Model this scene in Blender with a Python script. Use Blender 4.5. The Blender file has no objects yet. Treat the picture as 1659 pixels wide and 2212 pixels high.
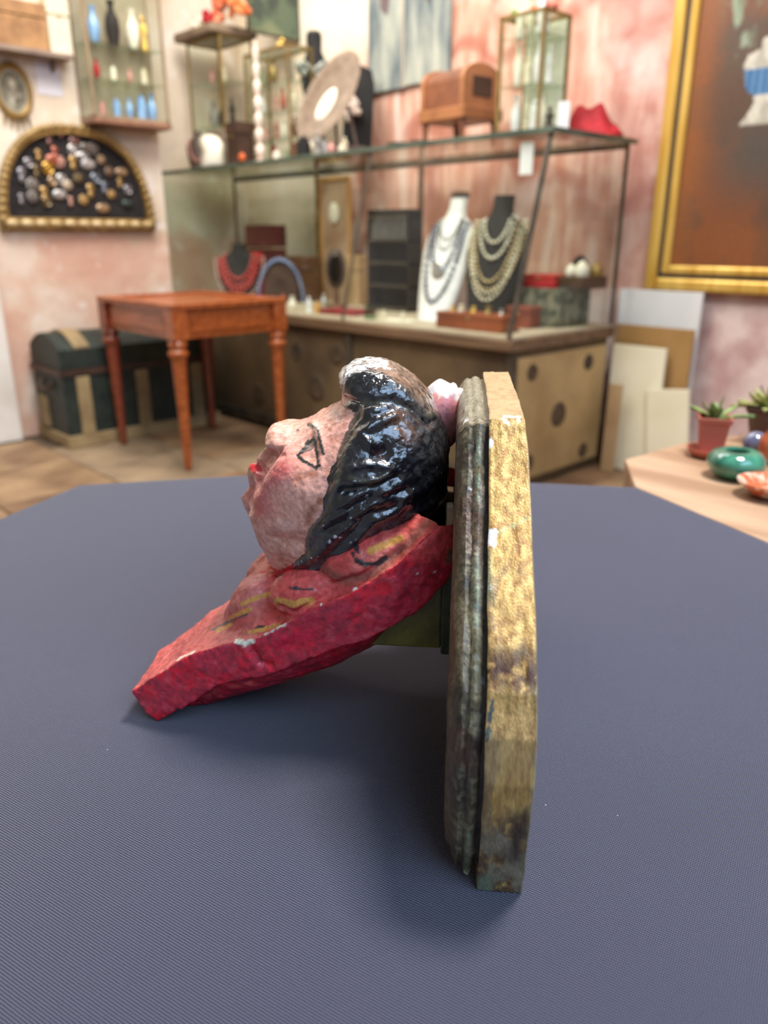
import bpy, math, random
import numpy as np
from mathutils import Matrix, Vector

# ------------------------------------------------------------------ camera, world, lights, exposure
SC = bpy.context.scene
COL = SC.collection
F = 1662.0; PITCH = math.radians(19.7); YAW = math.radians(46.4); HC = 1.028; TZ = 0.75
cam_d = bpy.data.cameras.new('camera'); cam = bpy.data.objects.new('camera', cam_d); COL.objects.link(cam)
cam.location = (0, 0, HC); cam.rotation_euler = (math.pi/2 - PITCH, 0, YAW)
cam_d.sensor_fit = 'VERTICAL'; cam_d.sensor_height = 36.0; cam_d.sensor_width = 27.0
cam_d.lens = F/2212*36; cam_d.clip_start = 0.02; cam_d.clip_end = 60
cam_d.dof.use_dof = True; cam_d.dof.focus_distance = 0.40; cam_d.dof.aperture_fstop = 7.2
SC.camera = cam
SC.view_settings.view_transform = 'Standard'; SC.view_settings.look = 'None'
SC.view_settings.gamma = 1; SC.view_settings.use_curve_mapping = False
SC.view_settings.exposure = 0.0
try:
    SC.cycles.use_denoising = True
    SC.cycles.max_bounces = 10; SC.cycles.transparent_max_bounces = 24; SC.cycles.glossy_bounces = 3
    SC.cycles.diffuse_bounces = 3
    SC.cycles.caustics_reflective = False; SC.cycles.caustics_refractive = False
except Exception:
    pass
world = bpy.data.worlds.new('world'); SC.world = world; world.use_nodes = True
bg = world.node_tree.nodes['Background']
bg.inputs['Color'].default_value = (1.0, 0.955, 0.90, 1); bg.inputs['Strength'].default_value = 0.22

hd = Vector((-math.sin(YAW), math.cos(YAW), 0)); rt = Vector((math.cos(YAW), math.sin(YAW), 0))

def area(name, loc, target, size, power, color):
    l = bpy.data.lights.new(name, 'AREA'); l.shape = 'RECTANGLE'; l.size, l.size_y = size
    l.energy = power; l.color = color
    o = bpy.data.objects.new(name, l); COL.objects.link(o); o.location = loc
    d = Vector(target) - Vector(loc); o.rotation_euler = d.to_track_quat('-Z', 'Y').to_euler()
    return o
# shop window behind and to the right of the camera, cool daylight
area('window_light', tuple(rt*1.00 - hd*0.85 + Vector((0, 0, 2.40))), tuple(hd*0.42 + Vector((0, 0, .85))), (1.9, 1.3), 50, (0.46, 0.68, 1.0))
# skylight over the far side of the cloth table, gives the shadow under the bust
area('skylight', tuple(hd*0.72 + rt*0.70 + Vector((0, 0, 2.9))), tuple(hd*0.45 + Vector((0, 0, .75))), (0.45, 0.45), 84, (1.0, 0.95, 0.90))
# unseen area lights added overhead to brighten the display case and side table
area('ceiling_fill', (-2.3, 1.7, 3.4), (-3.0, 3.2, 1.1), (1.8, 1.2), 96, (1.0, 0.95, 0.88))
area('ceiling_fill', (-3.7, 2.3, 3.35), (-4.3, 3.2, 0.8), (0.7, 0.5), 22, (1.0, 0.95, 0.88))  # added to lift the dark wall around the niche
area('ceiling_fill', (-2.9, 0.6, 3.4), (-4.2, 1.8, 1.0), (1.6, 1.2), 52, (1.0, 0.95, 0.88))

# ------------------------------------------------------------------ pixel rays (to find where real things stand)
_h = np.array(hd); _r = np.array(rt); _z = np.array([0, 0, 1.0]); _C = np.array([0, 0, HC])
_f = _h*math.cos(PITCH) - _z*math.sin(PITCH); _u = _h*math.sin(PITCH) + _z*math.cos(PITCH)
def ray(px, py): return _f + (px-829.5)/F*_r - (py-1106)/F*_u
def at(px, py, x=None, y=None, z=None):
    d = ray(px, py)
    t = x/d[0] if x is not None else (y/d[1] if y is not None else (z-HC)/d[2])
    return Vector(_C + d*t)
def mpp(p):                                   # metres per photograph pixel at a point
    return float((np.array(p)-_C) @ _f)/F

# ------------------------------------------------------------------ materials
def lin(c):
    return tuple(((v/255)/12.92 if v/255 <= .04045 else ((v/255+.055)/1.055)**2.4) for v in c[:3])
MC = {}
def nodes(m):
    m.use_nodes = True; nt = m.node_tree
    return nt, nt.nodes, nt.links, nt.nodes['Principled BSDF']
def mat(name, c1, c2=None, scale=8, rough=.5, metal=0, bump=0, bscale=None, stretch=None, emit=0, coat=0, spec=.5, detail=4, contrast=(.35,.65), trans=0, sss=0):
    if name in MC: return MC[name]
    m = bpy.data.materials.new(name); MC[name] = m
    nt, N, L, b = nodes(m)
    b.inputs['Base Color'].default_value = (*lin(c1), 1); b.inputs['Roughness'].default_value = rough
    b.inputs['Metallic'].default_value = metal; b.inputs['Specular IOR Level'].default_value = spec
    if coat: b.inputs['Coat Weight'].default_value = coat; b.inputs['Coat Roughness'].default_value = .12
    if trans: b.inputs['Transmission Weight'].default_value = trans
    tc = N.new('ShaderNodeTexCoord'); mp = N.new('ShaderNodeMapping'); L.new(tc.outputs['Object'], mp.inputs[0])
    if stretch: mp.inputs['Scale'].default_value = stretch
    if c2:
        n = N.new('ShaderNodeTexNoise'); n.inputs['Scale'].default_value = scale; n.inputs['Detail'].default_value = detail
        L.new(mp.outputs[0], n.inputs['Vector'])
        r = N.new('ShaderNodeValToRGB'); r.color_ramp.elements[0].position, r.color_ramp.elements[1].position = contrast
        r.color_ramp.elements[0].color = (*lin(c1), 1); r.color_ramp.elements[1].color = (*lin(c2), 1)
        L.new(n.outputs['Fac'], r.inputs[0]); L.new(r.outputs[0], b.inputs['Base Color'])
    if bump:
        n2 = N.new('ShaderNodeTexNoise'); n2.inputs['Scale'].default_value = bscale or scale*4; n2.inputs['Detail'].default_value = 4
        L.new(mp.outputs[0], n2.inputs['Vector'])
        bp = N.new('ShaderNodeBump'); bp.inputs['Strength'].default_value = bump; bp.inputs['Distance'].default_value = .002
        L.new(n2.outputs['Fac'], bp.inputs['Height']); L.new(bp.outputs[0], b.inputs['Normal'])
    if emit:
        b.inputs['Emission Color'].default_value = (*lin(c1), 1); b.inputs['Emission Strength'].default_value = emit
    return m
def glass(name='clear glass', tint=(250, 252, 250), refl=1.0, rough=.02):
    if name in MC: return MC[name]
    m = bpy.data.materials.new(name); MC[name] = m; m.use_nodes = True
    nt = m.node_tree; N = nt.nodes; L = nt.links; N.clear()
    o = N.new('ShaderNodeOutputMaterial'); mx = N.new('ShaderNodeMixShader'); t = N.new('ShaderNodeBsdfTransparent'); g = N.new('ShaderNodeBsdfGlossy')
    fr = N.new('ShaderNodeFresnel'); fr.inputs['IOR'].default_value = 1.45
    t.inputs[0].default_value = (*lin(tint), 1); g.inputs['Roughness'].default_value = rough
    gm = N.new('ShaderNodeNewGeometry'); fb = N.new('ShaderNodeMath'); fb.operation = 'MULTIPLY_ADD'; fb.inputs[1].default_value = -refl; fb.inputs[2].default_value = refl
    L.new(gm.outputs['Backfacing'], fb.inputs[0])
    ml = N.new('ShaderNodeMath'); ml.operation = 'MULTIPLY'; L.new(fb.outputs[0], ml.inputs[1]); L.new(fr.outputs[0], ml.inputs[0])
    L.new(ml.outputs[0], mx.inputs[0]); L.new(t.outputs[0], mx.inputs[1]); L.new(g.outputs[0], mx.inputs[2]); L.new(mx.outputs[0], o.inputs[0])
    return m
def vcol_mat(name, rough=.5, metal=0, bump=.3, bscale=600, var=.25, vscale=250, coat=0, spec=.5, bump2=0, b2scale=120, stretch=None, rnoise=0):
    """colours come from the painted colour attribute, broken up by fine noise"""
    m = bpy.data.materials.new(name); MC[name] = m
    nt, N, L, b = nodes(m)
    a = N.new('ShaderNodeAttribute'); a.attribute_name = 'paint'
    tc = N.new('ShaderNodeTexCoord'); mp = N.new('ShaderNodeMapping'); L.new(tc.outputs['Object'], mp.inputs[0])
    if stretch: mp.inputs['Scale'].default_value = stretch
    n = N.new('ShaderNodeTexNoise'); n.inputs['Scale'].default_value = vscale; n.inputs['Detail'].default_value = 5; L.new(mp.outputs[0], n.inputs['Vector'])
    mr = N.new('ShaderNodeMapRange'); mr.inputs['From Min'].default_value = .3; mr.inputs['From Max'].default_value = .7
    mr.inputs['To Min'].default_value = 1-var; mr.inputs['To Max'].default_value = 1+var; L.new(n.outputs['Fac'], mr.inputs['Value'])
    vm = N.new('ShaderNodeVectorMath'); vm.operation = 'SCALE'; L.new(a.outputs['Color'], vm.inputs[0]); L.new(mr.outputs[0], vm.inputs['Scale'])
    L.new(vm.outputs[0], b.inputs['Base Color'])
    b.inputs['Roughness'].default_value = rough; b.inputs['Metallic'].default_value = metal; b.inputs['Specular IOR Level'].default_value = spec
    if coat: b.inputs['Coat Weight'].default_value = coat; b.inputs['Coat Roughness'].default_value = .15
    n2 = N.new('ShaderNodeTexNoise'); n2.inputs['Scale'].default_value = bscale; n2.inputs['Detail'].default_value = 3; L.new(mp.outputs[0], n2.inputs['Vector'])
    bp = N.new('ShaderNodeBump'); bp.inputs['Strength'].default_value = bump; bp.inputs['Distance'].default_value = .0006
    L.new(n2.outputs['Fac'], bp.inputs['Height'])
    last = bp
    if bump2:
        n3 = N.new('ShaderNodeTexNoise'); n3.inputs['Scale'].default_value = b2scale; n3.inputs['Detail'].default_value = 2; L.new(mp.outputs[0], n3.inputs['Vector'])
        b2 = N.new('ShaderNodeBump'); b2.inputs['Strength'].default_value = bump2; b2.inputs['Distance'].default_value = .002
        L.new(n3.outputs['Fac'], b2.inputs['Height']); L.new(bp.outputs[0], b2.inputs['Normal']); last = b2
    L.new(last.outputs[0], b.inputs['Normal'])
    if rnoise:
        m3 = N.new('ShaderNodeMapRange'); m3.inputs['From Min'].default_value = .35; m3.inputs['From Max'].default_value = .65
        m3.inputs['To Min'].default_value = max(.05, rough-rnoise); m3.inputs['To Max'].default_value = rough+rnoise
        n4 = N.new('ShaderNodeTexNoise'); n4.inputs['Scale'].default_value = 70; L.new(mp.outputs[0], n4.inputs['Vector'])
        L.new(n4.outputs['Fac'], m3.inputs['Value']); L.new(m3.outputs[0], b.inputs['Roughness'])
    return m

# ------------------------------------------------------------------ mesh helpers
class G:
    def __init__(s): s.v = []; s.f = []
    def add(s, vs, fs):
        n = len(s.v); s.v += [tuple(v) for v in vs]; s.f += [tuple(i+n for i in f) for f in fs]; return s
    def box(s, x0, x1, y0, y1, z0, z1, M=None):
        vs = [Vector((x, y, z)) for z in (z0, z1) for x, y in ((x0, y0), (x1, y0), (x1, y1), (x0, y1))]
        if M: vs = [M @ v for v in vs]
        return s.add(vs, [(0,3,2,1),(4,5,6,7),(0,1,5,4),(1,2,6,5),(2,3,7,6),(3,0,4,7)])
    def lathe(s, prof, n=20, c=(0,0,0), M=None, sx=1, sy=1, cap=True):
        vs = []
        for r, z in prof:
            for i in range(n):
                a = 2*math.pi*i/n; v = Vector((r*math.cos(a)*sx, r*math.sin(a)*sy, z))
                if M: v = M @ v
                vs.append(v + Vector(c))
        fs = []
        for j in range(len(prof)-1):
            for i in range(n):
                k = (i+1) % n; fs.append((j*n+i, j*n+k, (j+1)*n+k, (j+1)*n+i))
        if cap:
            fs.append(tuple(reversed(range(n)))); fs.append(tuple(range((len(prof)-1)*n, len(prof)*n)))
        return s.add(vs, fs)
    def ell(s, c, r, n=14, m=9, M=None):
        if not hasattr(r, '__len__'): r = (r, r, r)
        prof = [(max(1e-4, math.sin(math.pi*j/m)), -math.cos(math.pi*j/m)) for j in range(m+1)]
        vs = []
        for q, z in prof:
            for i in range(n):
                a = 2*math.pi*i/n; v = Vector((q*math.cos(a)*r[0], q*math.sin(a)*r[1], z*r[2]))
                if M: v = M @ v
                vs.append(v + Vector(c))
        fs = [(j*n+i, j*n+(i+1) % n, (j+1)*n+(i+1) % n, (j+1)*n+i) for j in range(m) for i in range(n)]
        return s.add(vs, fs)
    def tube(s, pts, r, n=8, closed=False):
        pts = [Vector(p) for p in pts]; vs = []; K = len(pts)
        for k, p in enumerate(pts):
            if closed: t = pts[(k+1) % K] - pts[k-1]
            else: t = pts[min(k+1, K-1)] - pts[max(k-1, 0)]
            t = t.normalized() if t.length > 1e-9 else Vector((0, 0, 1))
            a = t.cross(Vector((0, 0, 1)));
            if a.length < .1: a = t.cross(Vector((1, 0, 0)))
            a.normalize(); b = t.cross(a)
            rr = r[k] if hasattr(r, '__len__') else r
            for i in range(n):
                q = 2*math.pi*i/n; vs.append(p + a*rr*math.cos(q) + b*rr*math.sin(q))
        fs = [(k*n+i, k*n+(i+1) % n, ((k+1) % K)*n+(i+1) % n, ((k+1) % K)*n+i) for k in range(K if closed else K-1) for i in range(n)]
        if not closed: fs += [tuple(reversed(range(n))), tuple(range((K-1)*n, K*n))]
        return s.add(vs, fs)
    def prism(s, poly, a, b, axis='y', M=None):
        n = len(poly)
        def mk(p, q):
            if axis == 'y': v = Vector((p[0], q, p[1]))
            elif axis == 'x': v = Vector((q, p[0], p[1]))
            else: v = Vector((p[0], p[1], q))
            return M @ v if M else v
        vs = [mk(p, a) for p in poly] + [mk(p, b) for p in poly]
        fs = [tuple(range(n)), tuple(reversed(range(n, 2*n)))] + [(i, i+n, (i+1) % n+n, (i+1) % n) for i in range(n)]
        return s.add(vs, fs)
    def build(s, name, m, parent=None, smooth=False, bevel=0, loc=None, rz=0):
        me = bpy.data.meshes.new(name); me.from_pydata(s.v, [], s.f); me.update()
        import bmesh
        bm = bmesh.new(); bm.from_mesh(me); bmesh.ops.recalc_face_normals(bm, faces=bm.faces)
        bm.to_mesh(me); bm.free()
        if smooth: me.polygons.foreach_set('use_smooth', [True]*len(me.polygons))
        me.materials.append(m)
        o = bpy.data.objects.new(name, me); COL.objects.link(o)
        if parent: o.parent = parent
        if loc is not None: o.location = loc
        if rz: o.rotation_euler = (0, 0, rz)
        if bevel:
            bv = o.modifiers.new('bevel', 'BEVEL'); bv.width = bevel; bv.segments = 2; bv.limit_method = 'ANGLE'
        if smooth:
            try:
                w = o.modifiers.new('edges', 'EDGE_SPLIT'); w.split_angle = math.radians(50)
            except Exception: pass
        return o
def tag(o, label=None, cat=None, group=None, kind=None):
    if label: o['label'] = label
    if cat: o['category'] = cat
    if group: o['group'] = group
    if kind: o['kind'] = kind
    return o
def thing(name, label, cat, loc=(0, 0, 0), rz=0, group=None):
    o = bpy.data.objects.new(name, None); COL.objects.link(o); o.empty_display_size = .05
    o.location = loc; o.rotation_euler = (0, 0, rz)
    return tag(o, label, cat, group)
def dup(root, loc, rz=None, label=None, group=None):
    r = root.copy(); COL.objects.link(r); r.location = loc
    if rz is not None: r.rotation_euler = (0, 0, rz)
    if label: r['label'] = label
    if group: r['group'] = group
    for ch in list(root.children):
        c = ch.copy(); COL.objects.link(c); c.parent = r
        for g in ch.children:
            d = g.copy(); COL.objects.link(d); d.parent = c
    return r
def struct(o): o['kind'] = 'structure'; return o
Rz = lambda a: Matrix.Rotation(a, 4, 'Z')
Rx = lambda a: Matrix.Rotation(a, 4, 'X')
Ry = lambda a: Matrix.Rotation(a, 4, 'Y')
T_ = lambda *v: Matrix.Translation(Vector(v))

# ------------------------------------------------------------------ numpy noise, paint and sculpting helpers
_rng = np.random.RandomState(7); _tab = _rng.rand(4096)
def vnoise(p):
    i = np.floor(p).astype(np.int64); f = p - i; f = f*f*(3-2*f)
    def hsh(dx, dy, dz):
        a = (i[:, 0]+dx)*73856093 ^ (i[:, 1]+dy)*19349663 ^ (i[:, 2]+dz)*83492791
        return _tab[a & 4095]
    r = 0
    for dx in (0, 1):
        wx = f[:, 0] if dx else 1-f[:, 0]
        for dy in (0, 1):
            wy = f[:, 1] if dy else 1-f[:, 1]
            for dz in (0, 1):
                wz = f[:, 2] if dz else 1-f[:, 2]
                r = r + hsh(dx, dy, dz)*wx*wy*wz
    return r
def fbm(p, scale, octv=4, off=0.0):
    p = np.asarray(p)*scale + off + 100; a = .5; s = 0; t = 0
    for _ in range(octv):
        s = s + a*vnoise(p); t += a; p = p*2.03+17.1; a *= .5
    return s/t
def segdist(P, poly, closed=False):
    """distance of (n,2) points to a polyline"""
    poly = np.asarray(poly, float); A = poly if closed else poly[:-1]; B = np.roll(poly, -1, 0) if closed else poly[1:]
    best = np.full(len(P), 1e9)
    if len(poly) == 1: return np.hypot(*(P-poly[0]).T)
    for a, b in zip(A, B):
        ab = b-a; t = np.clip(((P-a) @ ab)/max(ab @ ab, 1e-12), 0, 1)
        best = np.minimum(best, np.hypot(*(P-(a+t[:, None]*ab)).T))
    return best
def inpoly(P, poly):
    poly = np.asarray(poly, float); x, y = P[:, 0], P[:, 1]; ins = np.zeros(len(P), bool); j = len(poly)-1
    for i in range(len(poly)):
        xi, yi = poly[i]; xj, yj = poly[j]
        if yi != yj:
            c = ((yi > y) != (yj > y)) & (x < (xj-xi)*(y-yi)/(yj-yi)+xi); ins ^= c
        j = i
    return ins
def sdpoly(P, poly):
    d = segdist(P, poly, True); return np.where(inpoly(P, poly), -d, d)
def smin(a, b, k):
    h = np.clip(.5+.5*(b-a)/k, 0, 1); return b*(1-h)+a*h-k*h*(1-h)
def surface_nets(f, org, h):
    s = f < 0; nx, ny, nz = f.shape
    acc = np.zeros((nx-1, ny-1, nz-1, 3)); cnt = np.zeros((nx-1, ny-1, nz-1))
    for ax in range(3):
        o1, o2 = [a for a in range(3) if a != ax]
        for d1 in (0, 1):
            for d2 in (0, 1):
                sl = [None]*3; sl2 = [None]*3
                sl[ax] = slice(0, f.shape[ax]-1); sl2[ax] = slice(1, f.shape[ax])
                sl[o1] = sl2[o1] = slice(d1, f.shape[o1]-1+d1); sl[o2] = sl2[o2] = slice(d2, f.shape[o2]-1+d2)
                a = f[tuple(sl)]; b = f[tuple(sl2)]; m = (a < 0) != (b < 0)
                t = np.where(m, a/np.where(m, a-b, 1), 0)
                off = [0, 0, 0]; off[o1] = d1; off[o2] = d2
                for c in range(3):
                    acc[..., c] += np.where(m, (t if c == ax else off[c]), 0)
                cnt += m
    act = cnt > 0; idx = np.full(act.shape, -1); idx[act] = np.arange(act.sum())
    ijk = np.argwhere(act); V = (ijk + acc[act]/cnt[act][:, None])*h + np.array(org)
    Q = []
    for ax in range(3):
        o1, o2 = [a for a in range(3) if a != ax]
        sl = [slice(1, -1)]*3; sl[ax] = slice(0, f.shape[ax]-1)
        sl2 = list(sl); sl2[ax] = slice(1, f.shape[ax])
        a = s[tuple(sl)]; b = s[tuple(sl2)]; m = np.argwhere(a != b); fl = a[a != b]
        base = m.copy(); base[:, o1] += 1; base[:, o2] += 1
        def cell(d1, d2):
            c = base.copy(); c[:, o1] -= d1; c[:, o2] -= d2; return idx[c[:, 0], c[:, 1], c[:, 2]]
        q = np.stack([cell(1, 1), cell(0, 1), cell(0, 0), cell(1, 0)], 1)
        flip = fl if ax != 1 else ~fl
        q[~flip] = q[~flip][:, ::-1]
        Q.append(q)
    Q = np.concatenate(Q); return V, Q[(Q >= 0).all(1)]
def np_mesh(name, V, Q, m, parent=None, colors=None, smooth=True):
    me = bpy.data.meshes.new(name); n = Q.shape[1]
    me.vertices.add(len(V)); me.vertices.foreach_set('co', V.astype(np.float32).ravel())
    me.loops.add(len(Q)*n); me.loops.foreach_set('vertex_index', Q.astype(np.int32).ravel())
    me.polygons.add(len(Q)); me.polygons.foreach_set('loop_start', np.arange(0, len(Q)*n, n, dtype=np.int32))
    me.polygons.foreach_set('loop_total', np.full(len(Q), n, np.int32))
    me.update(calc_edges=True); me.validate()
    if smooth: me.polygons.foreach_set('use_smooth', [True]*len(me.polygons))
    if colors is not None:
        ca = me.color_attributes.new('paint', 'FLOAT_COLOR', 'POINT')
        c4 = np.concatenate([colors, np.ones((len(colors), 1))], 1); ca.data.foreach_set('color', c4.astype(np.float32).ravel())
    me.materials.append(m)
    o = bpy.data.objects.new(name, me); COL.objects.link(o)
    if parent: o.parent = parent
    return o
def normals(V, Q):
    a = V[Q[:, 2]]-V[Q[:, 0]]; b = V[Q[:, 3]]-V[Q[:, 1]]; n = np.cross(a, b); N = np.zeros_like(V)
    for k in range(4): np.add.at(N, Q[:, k], n)
    return N/np.maximum(np.linalg.norm(N, axis=1, keepdims=True), 1e-12)
def lay(col, c, w):
    w = np.clip(w, 0, 1)[:, None]; return col*(1-w) + np.array(lin(c))*w
# ------------------------------------------------------------------ room shell
wall_cream = None
def wall_material(name, kind):
    m = bpy.data.materials.new(name); nt, N, L, b = nodes(m)
    g = N.new('ShaderNodeNewGeometry'); sep = N.new('ShaderNodeSeparateXYZ'); L.new(g.outputs['Position'], sep.inputs[0])
    def noise(scale, detail=5, vec=None, dist=0):
        n = N.new('ShaderNodeTexNoise'); n.inputs['Scale'].default_value = scale; n.inputs['Detail'].default_value = detail
        n.inputs['Distortion'].default_value = dist
        L.new(vec if vec else g.outputs['Position'], n.inputs['Vector']); return n.outputs['Fac']
    def ramp(fac, stops):
        r = N.new('ShaderNodeValToRGB'); e = r.color_ramp.elements
        while len(e) < len(stops): e.new(.5)
        for k, (p, c) in enumerate(stops): e[k].position = p; e[k].color = (*lin(c), 1)
        L.new(fac, r.inputs[0]); return r.outputs[0]
    def mix(f, a, c):
        x = N.new('ShaderNodeMix'); x.data_type = 'RGBA'
        if isinstance(f, float): x.inputs[0].default_value = f
        else: L.new(f, x.inputs[0])
        for s_, v in ((6, a), (7, c)):
            if isinstance(v, tuple): x.inputs[s_].default_value = (*lin(v), 1)
            else: L.new(v, x.inputs[s_])
        return x.outputs[2]
    def mr(v, a, c_, t0=0., t1=1.):
        x = N.new('ShaderNodeMapRange'); x.inputs['From Min'].default_value = a; x.inputs['From Max'].default_value = c_
        x.inputs['To Min'].default_value = t0; x.inputs['To Max'].default_value = t1; L.new(v, x.inputs['Value']); return x.outputs[0]
    def math_(op, a, c_):
        x = N.new('ShaderNodeMath'); x.operation = op
        for i, v in enumerate((a, c_)):
            if isinstance(v, (int, float)): x.inputs[i].default_value = v
            else: L.new(v, x.inputs[i])
        return x.outputs[0]
    mp = N.new('ShaderNodeMapping'); mp.inputs['Scale'].default_value = (7, 7, 1.2); L.new(g.outputs['Position'], mp.inputs[0])
    if kind == 'left':
        cream = ramp(noise(2.2), [(.3, (196, 176, 152)), (.5, (218, 202, 182)), (.7, (234, 224, 210))])
        pink = ramp(noise(3.4, 7), [(.3, (206, 160, 140)), (.5, (214, 178, 158)), (.62, (224, 206, 190))])
        zz = math_('ADD', sep.outputs['Z'], math_('MULTIPLY', noise(5), .22))
        c = mix(mr(zz, 1.10, 1.20), pink, cream)
        c = mix(mr(noise(9, 8), .6, .68, 0, .55), c, (236, 232, 226))
        c = mix(mr(noise(1.3, 3), .58, .72, 0, .45), c, (206, 170, 150))
    else:
        streak = noise(1.8, 6, mp.outputs[0], .8)
        pink = ramp(streak, [(.30, (178, 116, 94)), (.44, (204, 150, 128)), (.56, (216, 174, 154)), (.7, (230, 206, 192))])
        loops = N.new('ShaderNodeTexWave'); loops.wave_type = 'RINGS'; loops.inputs['Scale'].default_value = 1.1; loops.inputs['Distortion'].default_value = 9; loops.inputs['Detail'].default_value = 2; loops.inputs['Detail Scale'].default_value = 1.4
        L.new(g.outputs['Position'], loops.inputs['Vector'])
        pink = mix(mr(loops.outputs['Fac'], .80, 1., 0, .75), pink, (164, 98, 78))
        pink = mix(mr(noise(2.6, 7), .56, .68, 0, .7), pink, (236, 214, 204))
        pink = mix(mr(sep.outputs['X'], -2.35, -2.0, 0, .35), pink, mix(mr(noise(6, 8), .45, .6), (196, 150, 146), (232, 212, 206)))
        cream = ramp(noise(2.4), [(.3, (220, 198, 168)), (.5, (234, 218, 194)), (.7, (242, 232, 214))])
        # cream plaster from the corner to the fresco, slanting edge
        xx = math_('ADD', sep.outputs['X'], math_('ADD', math_('MULTIPLY', noise(3), .5), math_('MULTIPLY', sep.outputs['Z'], -.33)))
        c = mix(mr(xx, -4.12, -4.0), cream, pink)
        low = mix(mr(noise(4.5, 8), .42, .6), (188, 150, 146), (222, 198, 190))
        zz = math_('ADD', sep.outputs['Z'], math_('MULTIPLY', noise(5), .1))
        c = mix(mr(zz, .86, .80), c, low)
    L.new(c, b.inputs['Base Color']); b.inputs['Roughness'].default_value = .85
    bp = N.new('ShaderNodeBump'); bp.inputs['Strength'].default_value = .5; bp.inputs['Distance'].default_value = .01
    L.new(noise(14, 6), bp.inputs['Height']); L.new(bp.outputs[0], b.inputs['Normal'])
    return m
MWL = wall_material('left wall plaster', 'left'); MWB = wall_material('fresco plaster', 'back')
XL, XN, YB, YS = -4.30, -4.92, 3.35, 2.36
struct(G().box(XL-.7, XL, -1.6, YS, 0, 3.5).build('wall_left', MWL))
struct(G().box(XN-.1, XN, YS, YB, 0, 3.5).build('wall_niche', MWL))
struct(G().box(XN-.1, 1.4, YB, YB+.12, 0, 3.5).build('wall_back', MWB))
struct(G().box(XL, XL+.06, .9, 1.37, 0, 3.5).build('trim_1', mat('whitewashed pilaster', (214, 206, 196), (236, 232, 226), 3, .85, bump=.4, bscale=20), bevel=.006))
# floor of worn stone slabs, each its own piece
fl = struct(G().box(XN-.1, 1.4, -1.6, YB+.1, -.06, -.012).build('floor', mat('floor joints', (92, 76, 62), (110, 92, 74), 6, .9)))
mslab = [mat('stone slab %s' % k, a, b_, 3.5, .62, bump=.3, bscale=25, detail=7) for k, a, b_ in (('tan', (116, 88, 64), (168, 138, 104)), ('brown', (96, 70, 50), (146, 114, 84)), ('grey', (118, 100, 80), (162, 140, 112)))]
rr = random.Random(3)
slab_mesh = []
for k in range(3):
    g = G().box(-.247, .247, -.247, .247, -.03, 0); o = g.build('tile', mslab[k], fl, bevel=.006); slab_mesh.append(o)
used = set()
for i in range(12):
    for j in range(10):
        x = XN+.2+.5*i+(.25 if j % 2 else 0); y = -1.35+.5*j
        if x > 1.2 or y > YB-.2 or (x < XL+.1 and y < YS+.1): continue
        k = rr.randrange(3)
        if k not in used: o = slab_mesh[k]; used.add(k)
        else: o = slab_mesh[k].copy(); COL.objects.link(o)
        o.parent = fl; o.location = (x, y, rr.uniform(-.002, .001))
struct(G().box(-1.86, 1.3, YB-.018, YB, 0, .075).build('baseboard_back', mat('red skirting', (168, 118, 92), (186, 140, 112), 5, .7)))

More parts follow.
